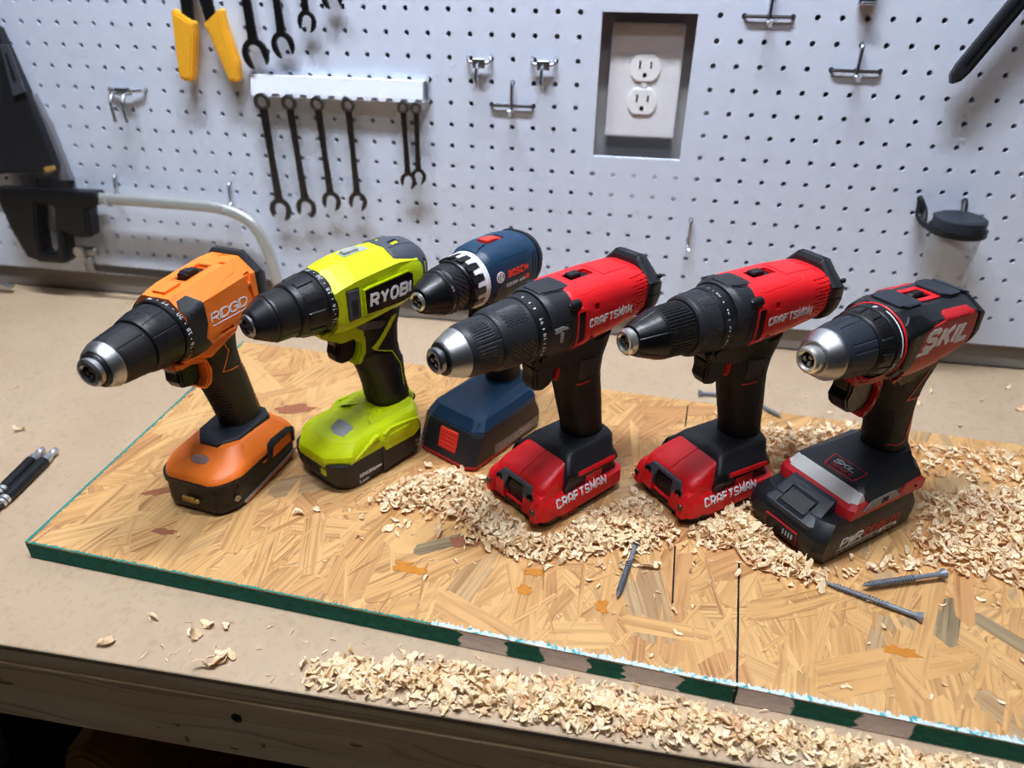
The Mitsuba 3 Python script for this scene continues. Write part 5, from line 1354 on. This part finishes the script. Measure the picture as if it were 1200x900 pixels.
    part('lettering_chip', panel(bs, P((-70, 8.4), (-69, 13.6), (-92, 13.6), (-94, 8.4)), 0, .35), 'm_print')
    part('lettering', text_side(bs, '2.0Ah', -73, 9.4, 16, 3.2, .3, .36, True), 'm_black')


drill_orange()
drill_lime()
drill_blue()
drill_red('red and black drill with a silver-tipped chuck and grey hammer symbol', place(.2536, -.4014, -129.9), 183.6, True)
drill_red('red and black drill with a ribbed black chuck, second from the right', place(.3853, -.3692, -140.5), 184.6, False)
drill_skil()

# ------------------------------------------------------------------ oriented strand board
A_, B_, C_, D_ = np.array([-.1545, -.5190]), np.array([.98, -.5945]), np.array([.98, -.2225]), np.array([-.1520, -.1400])
QUAD = sg.Polygon([A_, B_, C_, D_])
k = thing('strand_board', 'sheet of oriented strand board with green painted edges lying on the bench', 'board', scale=1.0)
slab = cs(QUAD).extrude(1.0)
part('core', cs(QUAD).extrude(BOARD_Z - BENCH_Z - .0015).translate((0, 0, BENCH_Z + .0001)), 'm_osbedge', 20, label='green and pale grey painted edge')
R = np.random.default_rng(11)
flakes = []
N = 2400
for i in range(N):
    L, w = R.uniform(.060, .140), R.uniform(.008, .036)
    ang = R.normal(1.2, .5) if R.random() < .8 else R.uniform(0, 3.14)
    c = np.array([R.uniform(-.2, 1.0), R.uniform(-.62, -.12)])
    flakes.append((c, L, w, ang, i))
for c, L, w, ang in (((.196, -.458), .050, .013, .55), ((.600, -.470), .055, .016, 1.15), ((.640, -.480), .060, .014, -.75)):
    flakes.append((np.array(c), L, w, ang, -1))
grey = {len(flakes) - 1 - j for j in range(3)}
for i in range(1700):      # splinters torn from the strands
    flakes.insert(int(len(flakes) * R.uniform(.45, 1)) - 4, (np.array([R.uniform(-.2, 1.0), R.uniform(-.62, -.12)]), R.uniform(.018, .075), R.uniform(.0010, .0048), R.normal(1.2, .4), 5000 + i))
made = []
for j, (c, L, w, ang, i) in enumerate(flakes):
    e = R.uniform(-.3, .3, 8)
    xs = np.array([-.5, -.42 + .1 * e[0], .42 + .1 * e[1], .5, .46 + .1 * e[2], .40 + .1 * e[3], -.40 + .1 * e[4], -.47 + .1 * e[5]]) * L
    ys = np.array([-.2 + .4 * e[6], -.5, -.5, -.25 + .4 * e[7], .1, .5, .5, .15]) * w
    ca, s_ = math.cos(ang), math.sin(ang)
    poly = sg.Polygon(np.stack([c[0] + xs * ca - ys * s_, c[1] + xs * s_ + ys * ca], -1))
    poly = poly.buffer(0).intersection(QUAD)
    if poly.is_empty or poly.geom_type != 'Polygon' or poly.area < 8e-6:
        continue
    o = np.asarray(poly.exterior.coords)[:-1]
    level = j / len(flakes)
    ztop = BOARD_Z - .0010 + .00095 * level + R.uniform(-.00008, .00008)
    tilt = R.normal(0, .0022, 2)
    if i < 0:
        ztop = BOARD_Z
    made.append((ztop, o, c, ang, j, tilt, i < 0))
made.sort(key=lambda q: q[0])


def flake_mesh(q, thick=.0006):
    ztop, o, c, ang, j, tilt, g = q
    n = len(o)
    zt = ztop + np.clip((o - c) @ tilt, -.0001, .0001)
    ca, s_ = math.cos(ang), math.sin(ang)
    u = (o - c) @ np.array([ca, s_]) + .2
    w = (o - c) @ np.array([-s_, ca]) + .05
    top = np.column_stack([o, zt])
    bot = np.column_stack([o, zt - thick])
    cen = np.append(o.mean(0), zt.mean())
    v = np.vstack([cen, top, top, bot])
    uv = np.column_stack([np.append(u.mean(), np.concatenate([u, u, u])) + j, np.append(w.mean(), np.concatenate([w, w, w]))])
    i0, i1 = np.arange(n), (np.arange(n) + 1) % n
    f = np.vstack([np.stack([np.zeros(n, int), 1 + i0, 1 + i1], 1), np.stack([1 + n + i0, 1 + 2 * n + i0, 1 + 2 * n + i1], 1), np.stack([1 + n + i0, 1 + 2 * n + i1, 1 + n + i1], 1)])
    return v, f, uv


def vis(q):
    d = q[2]
    return q[0] > 0 or True
seen = [q for q in made if -.16 < q[2][0] < .66 and -.60 < q[2][1] < -.20]
wide = [q for q in seen if sg.Polygon(q[1]).area > 3e-4]
tops = {id(q) for q in wide[-285:]}
rest = []
for q in made:
    v, f, uv = flake_mesh(q)
    if q[6]:
        key = numbered('strand_board__strand')
        scene[key] = mikit.ply((v, f), 'm_greystrand', uv=uv)
        labels[key] = {'label': 'weathered grey strand'}
    elif id(q) in tops:
        key = numbered('strand_board__strand')
        scene[key] = mikit.ply((v, f), 'm_strand', uv=uv)
    else:
        rest.append((v, f, uv))
off, VV, FF, UU = 0, [], [], []
for v, f, uv in rest:
    VV.append(v); FF.append(f + off); UU.append(uv); off += len(v)
scene['strand_board__lower_strands'] = mikit.ply((np.vstack(VV), np.vstack(FF)), 'm_strand', uv=np.vstack(UU))
labels['strand_board__lower_strands'] = {'label': 'pressed wood strands below the top ones', 'kind': 'stuff'}

# ragged paint along the top edges, resin spots, pencil lines
def fringe(p0, p1, n, wmin, wmax, seed, inward):
    r = np.random.default_rng(seed)
    d = (p1 - p0) / np.linalg.norm(p1 - p0)
    nn = np.array([-d[1], d[0]]) * inward
    t = np.sort(np.concatenate([np.linspace(0, 1, n), r.uniform(0, 1, n)]))
    w = wmin + (wmax - wmin) * r.beta(1.3, 2.2, len(t))
    a = p0 + (p1 - p0) * t[:, None]
    b = a + nn * w[:, None]
    m = sg.Polygon(np.vstack([a - nn * .0002, b[::-1]])).buffer(0)
    return cs(m).extrude(.00035).translate((0, 0, BOARD_Z - .00012))
split = A_ + (B_ - A_) * ((.21 - A_[0]) / (B_[0] - A_[0]))
mat('m_teal', (44, 128, 118), 0.7)
part('edge_paint', fringe(A_, split, 240, .0003, .0030, 3, 1), 'm_teal', False, label='thin green paint line along the left part of the front edge')
part('edge_paint', fringe(split, B_, 600, .0012, .0068, 4, 1), 'm_paint', False, label='ragged pale blue paint along the right part of the front edge')
part('edge_paint', fringe(D_, A_, 240, .0012, .0042, 5, 1), 'm_teal', False, label='green paint line along the left edge')
r5 = np.random.default_rng(21)
for x, y, sx, sy in ((.172, -.489, .007, .0055), (.183, -.492, .008, .004), (.274, -.4965, .0050, .0055), (.279, -.477, .0075, .0035), (.3365, -.503, .0050, .0055), (.556, -.507, .012, .0045)):
    a = np.linspace(0, 2 * np.pi, 26, endpoint=False)
    rr = (np.abs(np.cos(a)) ** 4 + np.abs(np.sin(a)) ** 4) ** -.25 * (1 + .22 * r5.normal(size=26))
    rr = np.clip(rr, .5, 1.5)
    part('resin_spot', cs(sg.Polygon(np.stack([x + sx * rr * np.cos(a), y + sy * rr * np.sin(a)], -1)).buffer(0)).extrude(.0003).translate((0, 0, BOARD_Z - .0001)), 'm_resin', False, label='amber resin spot')
mat('m_brownspot', (150, 92, 62), 0.7)
for x, y, sx, sy, an in ((-.018, -.280, .020, .010, .3), (-.073, -.432, .024, .005, .5), (.215, -.452, .016, .006, .1), (-.045, -.486, .012, .004, 0)):
    a = np.linspace(0, 2 * np.pi, 18, endpoint=False)
    rr = 1 + .18 * r5.normal(size=18)
    pg = sa.rotate(sg.Polygon(np.stack([x + sx * rr * np.cos(a), y + sy * rr * np.sin(a)], -1)).buffer(0), math.degrees(an))
    part('dark_flake', cs(pg).extrude(.0003).translate((0, 0, BOARD_Z - .0001)), 'm_brownspot', False, label='reddish brown flake')
def ink(pts, w, z):
    return cs(sg.LineString(pts).buffer(w / 2, cap_style=2)).extrude(.0003).translate((0, 0, z))
part('drawn_line', ink([(.4471, -.4341), (.4335, -.5555)], .0015, BOARD_Z), 'm_ink', False, label='longest black line, running to the front edge')
fa = A_ + (B_ - A_) * ((.4335 - A_[0]) / (B_[0] - A_[0]))
part('drawn_line', box(.4327, .4343, fa[1] - .0008, fa[1] + .0004, BENCH_Z + .0006, BOARD_Z + .0003), 'm_ink', False, label='black line down the painted front edge')
part('drawn_line', ink([(.3945, -.425), (.3907, -.4901)], .0013, BOARD_Z), 'm_ink', False, label='shorter black line left of the longest one')
part('drawn_line', ink([(.4150, -.1922), (.4104, -.2366)], .0014, BOARD_Z), 'm_ink', False, label='short black line near the rear edge')

# ------------------------------------------------------------------ screws
def screw(label, head, tip, z, group=None):
    h, t = np.array([*head, z]), np.array([*tip, z - .0012])
    L = np.linalg.norm(h - t) * 1000
    k = thing('screw', label, 'screw', group)
    hr = 4.4
    m = lathe([(L, .5), (L - .5, hr), (L - 1.0, hr), (L - 4.6, 2.2), (L - 5, 2.0), (L * .62, 2.0), (L * .62, 1.35), (6, 1.3), (0, .25)], 24)
    th = []
    turns = L * .62 / 2.4
    a = np.linspace(0, turns * 2 * np.pi, int(turns * 14))
    x = 1.5 + a / (2 * np.pi) * 2.4
    rr = np.where(x < 7, .5 + (x - 1.5) / 5.5 * 1.7, 2.2)
    th = tube(np.stack([x, rr * np.cos(a), rr * np.sin(a)], -1), .62, 6)
    d = (h - t) / np.linalg.norm(h - t)
    up = np.array([0, 0, 1.0]); s = np.cross(up, d); s /= np.linalg.norm(s); up = np.cross(d, s)
    M = np.eye(4); M[:3, 0], M[:3, 1], M[:3, 2], M[:3, 3] = d, s, up, t
    FRAME['mat'] = T(M)
    part('shank', m, 'm_screwgrey')
    part('thread', th, 'm_screwgrey', True)
    rec = lathe([(L - .2, .2), (L + .05, 2.0), (L + .05, .2)], 6)
    part('drive_recess', rec, 'm_hole')

screw('single grey screw lying on the board left of the black drawn lines', (.3611, -.4311), (.3477, -.4943), BOARD_Z + .0036)
screw('grey screw of the right-hand pair whose head lies nearer the front edge', (.5791, -.4744), (.5129, -.4484), BOARD_Z + .0036)
screw('grey screw of the right-hand pair whose head lies farther right and back', (.6097, -.4253), (.5400, -.4500), BOARD_Z + .0068)
screw('grey screw on the bench behind the second red drill, half hidden by its handle', (.4317, -.139), (.492, -.133), BENCH_Z + .0042)
screw('grey screw among chips behind the second red drill, on the rear of the board', (.4800, -.171), (.5160, -.2022), BOARD_Z + .0042)

# ------------------------------------------------------------------ bit holders at the left
for lab, tip, end in (('black and silver bit holder at the left edge, the rear one of the two', (-.2515, -.3830), (-.2390, -.4680)), ('black and silver bit holder at the left edge, the front one of the two', (-.2375, -.3815), (-.2270, -.4800))):
    k = thing('bit_holder', lab, 'bit holder', None)
    a, b = np.array([*tip, BENCH_Z + .0056]), np.array([*end, BENCH_Z + .0056])
    L = np.linalg.norm(b - a) * 1000
    d = (b - a) / np.linalg.norm(b - a); s = np.cross([0, 0, 1.0], d)
    M = np.eye(4); M[:3, 0], M[:3, 1], M[:3, 2], M[:3, 3] = d, s, [0, 0, 1], a
    FRAME['mat'] = T(M)
    part('shank', lathe([(0, .3), (0, 3.0), (1.5, 3.9), (6, 3.9), (7, 3.2), (10, 3.2), (11, 3.9), (22, 3.9), (22, .3)], 6), 'm_zinc')
    part('collar', lathe([(14, .3), (14, 4.8), (20, 5.0), (20, .3)], 28), 'm_zinc')
    part('sleeve', lathe([(20, .3), (20, 5.4), (21, 5.6), (L - 22, 5.6), (L - 21, 5.4), (L - 21, .3)], 28), 'm_black')
    part('ring', lathe([(L - 21, .3), (L - 21, 5.3), (L - 17, 5.3), (L - 17, .3)], 28), 'm_chrome')
    part('ring', lathe([(L - 15.5, .3), (L - 15.5, 5.2), (L - 12, 5.2), (L - 12, .3)], 28), 'm_chrome')
    part('tip_shaft', lathe([(L - 17, .3), (L - 17, 4.4), (L - 12, 4.2), (L - 10, 3.2), (L + 12, 3.2), (L + 14, .3)], 6), 'm_darksteel')
k = thing('steel_ruler', 'pale metal tool end poking in at the left edge by the pegboard', 'tool', None, scale=1.0)
part('blade', wallprof(P((-.64, -.3845), (-.600, -.3850), (-.590, -.3885), (-.590, -.3915), (-.600, -.3945), (-.64, -.395)), -.030, -.020, .002), 'm_zinc')
part('sleeve', box(-.72, -.63, -.033, -.017, -.3975, -.3825, .003), 'm_smoke')

# ------------------------------------------------------------------ wood chips
def chip(r, L=None, W=None):
    L = L or r.uniform(.0040, .0098); W = W or L * r.uniform(.24, .58)
    th = r.uniform(.0003, .0007)
    n = 5
    curl = r.uniform(.3, 2.6) * r.choice([-1, 1])
    a = (np.linspace(-.5, .5, n)) * curl
    R_ = L / abs(curl)
    x = R_ * np.sin(a); z = R_ * (np.cos(a) - math.cos(curl / 2)) * np.sign(curl)
    wv = W * (1 - .55 * np.abs(np.linspace(-1, 1, n)) ** 2) * r.uniform(.75, 1.2, n)
    sk = r.normal(0, W * .15, n)
    tw = np.linspace(-1, 1, n) * r.normal(0, .35)
    top, bot = [], []
    for i in range(n):
        for s in (-1, 1):
            y = s * wv[i] / 2 + sk[i]
            p = np.array([x[i], y * math.cos(tw[i]), z[i] + y * math.sin(tw[i])])
            nr = np.array([math.sin(a[i]) , 0, math.cos(a[i])])
            top.append(p + nr * th / 2); bot.append(p - nr * th / 2)
    v = np.array(top + bot); k = 2 * n
    f = []
    for i in range(n - 1):
        q = 2 * i
        f += [(q, q + 2, q + 3), (q, q + 3, q + 1), (k + q, k + q + 3, k + q + 2), (k + q, k + q + 1, k + q + 3),
              (q, k + q + 2, q + 2), (q, k + q, k + q + 2), (q + 1, q + 3, k + q + 3), (q + 1, k + q + 3, k + q + 1)]
    f += [(0, 1, k + 1), (0, k + 1, k), (2 * n - 2, k + 2 * n - 1, 2 * n - 1), (2 * n - 2, k + 2 * n - 2, k + 2 * n - 1)]
    return v, np.array(f)


CR = np.random.default_rng(5)
VAR = [chip(CR) for _ in range(60)]
SLIV = [chip(CR, CR.uniform(.004, .007), .0007) for _ in range(12)]
def foot_rect(x, y, yaw, x0, x1, hw):
    r = sg.box(x0, -hw, x1, hw)
    return sa.translate(sa.rotate(r, yaw, origin=(0, 0)), x, y)
FEET = unary_union([foot_rect(-.0320, -.4532, -100, -.103, .008, .039), foot_rect(.0607, -.3935, -120.9, -.110, .008, .040), foot_rect(.1694, -.3410, -119.2, -.111, .005, .039),
                    foot_rect(.2536, -.4014, -129.9, -.100, .012, .040), foot_rect(.3853, -.3692, -140.5, -.100, .012, .040), foot_rect(.4879, -.3987, -141.1, -.123, .010, .041)])
HEAPS = [  # outline, chips, mound height (m), base z
    (P((.118, -.418), (.138, -.382), (.187, -.350), (.246, -.377), (.262, -.424), (.292, -.445), (.262, -.470), (.212, -.446), (.174, -.428), (.138, -.428)), 1050, .009, BOARD_Z),
    (P((.240, -.411), (.284, -.436), (.350, -.368), (.376, -.374), (.402, -.410), (.376, -.437), (.345, -.441), (.322, -.455), (.288, -.466), (.251, -.462)), 1000, .009, BOARD_Z),
    (P((.352, -.337), (.372, -.334), (.396, -.402), (.360, -.404)), 250, .008, BOARD_Z),
    (P((.402, -.404), (.470, -.330), (.490, -.400), (.519, -.433), (.508, -.456), (.470, -.444), (.444, -.424), (.416, -.424)), 850, .009, BOARD_Z),
    (P((.594, -.392), (.628, -.310), (.736, -.275), (.80, -.33), (.76, -.41), (.672, -.424), (.641, -.421), (.597, -.414), (.544, -.440), (.522, -.438)), 1500, .007, BOARD_Z),
    (P((.490, -.222), (.604, -.190), (.592, -.251), (.500, -.300), (.44, -.31)), 380, .004, BOARD_Z),
    (P((.640, -.220), (.760, -.225), (.740, -.285), (.640, -.285)), 180, .003, BOARD_Z),
    (P((.120, -.576), (.195, -.560), (.248, -.560), (.300, -.564), (.300, -.600), (.210, -.601), (.130, -.600)), 700, .005, BENCH_Z),
    (P((.290, -.562), (.337, -.560), (.434, -.567), (.500, -.571), (.500, -.5955), (.380, -.601), (.290, -.601)), 1100, .008, BENCH_Z),
    (P((.490, -.571), (.60, -.578), (.75, -.587), (.75, -.602), (.490, -.602)), 1100, .009, BENCH_Z),
]
placed = []
HEAP = {'i': -1}
def drop(x, y, z, v=None, big=1.0, flat=.5):
    m = v if v is not None else VAR[CR.integers(len(VAR))]
    e = CR.normal(0, flat, 2)
    yaw = CR.uniform(0, 2 * np.pi)
    Mx = trimesh.transformations.euler_matrix(e[0], e[1], yaw)[:3, :3]
    s = CR.uniform(.75, 1.35) * big
    q = m[0] @ Mx.T * s
    q = q + np.array([x, y, z - q[:, 2].min()])
    placed.append((q, m[1], x, y, z, HEAP['i']))
for HEAP['i'], (poly, n, hgt, z0) in enumerate(HEAPS):
    x0, y0, x1, y1 = poly.bounds
    inner = poly.exterior
    k = 0
    while k < n:
        x, y = CR.uniform(x0, x1), CR.uniform(y0, y1)
        if not poly.contains(sg.Point(x, y)):
            if CR.random() > .06:
                continue
        pt = sg.Point(x, y)
        dd = inner.distance(pt) if poly.contains(pt) else 0
        dens = meshkit.noise(np.array([[x * 55, y * 55, 3.0]]))[0]
        if dd < .014 and CR.random() > (.25 + dd / .02) * (.4 + dens):
            continue
        if z0 == BOARD_Z and FEET.distance(pt) < .0035 and FEET.contains(pt.buffer(.002)) or z0 == BOARD_Z and FEET.distance(pt) < .003:
            continue
        if z0 == BENCH_Z and QUAD.distance(pt) < .003:
            continue
        mound = hgt * min(1, dd / .022) * (.45 + .9 * dens)
        z = z0 + .0003 + mound * CR.random() ** .6
        drop(x, y, z, None, 1.0, .55)
        k += 1
# thin scatter and single chips
HEAP['i'] = -1
for x, y in ((-.035, -.592), (.030, -.571), (.056, -.586), (.048, -.559), (.053, -.598), (-.014, -.564), (.035, -.562), (.062, -.590), (.064, -.584)):
    for _ in range(2):
        drop(x + CR.normal(0, .002), y + CR.normal(0, .002), BENCH_Z + CR.uniform(0, .0015), None, 1.25)
for x, y in ((.190, -.3865), (.148, -.437), (.155, -.444), (.157, -.438), (.118, -.44), (.330, -.457), (.324, -.478), (.340, -.455), (.352, -.462), (.366, -.440), (.392, -.498), (.394, -.519), (.29, -.47), (.275, -.47), (.548, -.486), (.576, -.532), (.564, -.544), (.61, -.54), (.64, -.50), (.60, -.455), (.354, -.451), (.362, -.455), (.358, -.447), (-.03, -.49), (.05, -.31), (.0, -.35), (.075, -.437), (.06, -.445), (.04, -.34)):
    drop(x, y, BOARD_Z + .0002, None, 1.15, .35)
for _ in range(420):
    x = CR.uniform(.0, .75); y = CR.uniform(-.601, -.553)
    if QUAD.distance(sg.Point(x, y)) > .002 and CR.random() < .25 + x * 1.2:
        drop(x, y, BENCH_Z + .0002, SLIV[CR.integers(12)], 1.0, .12)
for _ in range(260):
    x = CR.uniform(.10, .75); y = CR.uniform(-.55, -.22)
    p_ = sg.Point(x, y)
    if FEET.distance(p_) > .004 and QUAD.contains(p_.buffer(.004)) and meshkit.noise(np.array([[x * 20, y * 20, 1.0]]))[0] > .42:
        drop(x, y, BOARD_Z + .0002, SLIV[CR.integers(12)] if CR.random() < .7 else None, .8, .15)
for x, y in ((.768, -.088), (.806, -.1), (.722, -.152), (.713, -.078), (.499, -.138), (.480, -.179), (-.306, -.351), (-.377, -.273), (.811, -.05), (.69, -.11), (.56, -.12), (.53, -.10), (.62, -.14), (.58, -.15)):
    drop(x, y, (BOARD_Z if QUAD.contains(sg.Point(x, y)) else BENCH_Z) + .0002, None, 1.3, .3)
# the chips lying uppermost stand as things of their own, the rest as the heaps below them
vis_ = [i for i, q in enumerate(placed) if q[2] < .66 and -.61 < q[3] < -.36]
vis_.sort(key=lambda i: -(placed[i][4] - (BOARD_Z if QUAD.contains(sg.Point(placed[i][2], placed[i][3])) else BENCH_Z)) / .01 - 40 * (np.ptp(placed[i][0], axis=0)[:2].prod() ** .5) + .9 * CR.random())
HEAP_NAMES = ['in the heap between the lime and first red drill', 'in the heap along the first red drill', 'in the heap left of the second red drill', 'in the heap between the second red drill and the last drill',
              'in the heap to the right of the last drill', 'in the heap behind the last two drills', 'in the thin heap at the rear right of the board', 'in the thin left end of the band on the bench edge',
              'in the middle of the band on the bench edge', 'in the right end of the band on the bench edge']
own = set(vis_[:290]) | {i for i, q in enumerate(placed) if q[4] < BENCH_Z + .002 and q[2] < .07 and q[3] < -.55 and np.ptp(q[0][:, :2], axis=0).max() > .005}
for i in sorted(own):
    q = placed[i]
    on_board = QUAD.contains(sg.Point(q[2], q[3]))
    key = numbered('wood_chip')
    scene[key] = mikit.ply((q[0], q[1]), 'm_chip')
    where = HEAP_NAMES[q[5]] if q[5] >= 0 else ('lying singly on the open strand board' if on_board else 'lying singly at the left part of the bench edge')
    labels[key] = {'label': 'pale curled wood chip ' + where, 'category': 'wood chip', 'group': 'wood chips ' + where}
for nm, lab, cond in (('board_shavings', 'heaps of pale wood shavings round the drills on the strand board', True), ('bench_shavings', 'band of pale wood shavings along the front edge of the bench', False)):
    VV, FF, off = [], [], 0
    for i, q in enumerate(placed):
        if i in own or (QUAD.contains(sg.Point(q[2], q[3])) != cond):
            continue
        VV.append(q[0]); FF.append(q[1] + off); off += len(q[0])
    scene[nm] = mikit.ply((np.vstack(VV), np.vstack(FF)), 'm_chip')
    labels[nm] = {'label': lab, 'category': 'wood shavings', 'kind': 'stuff'}
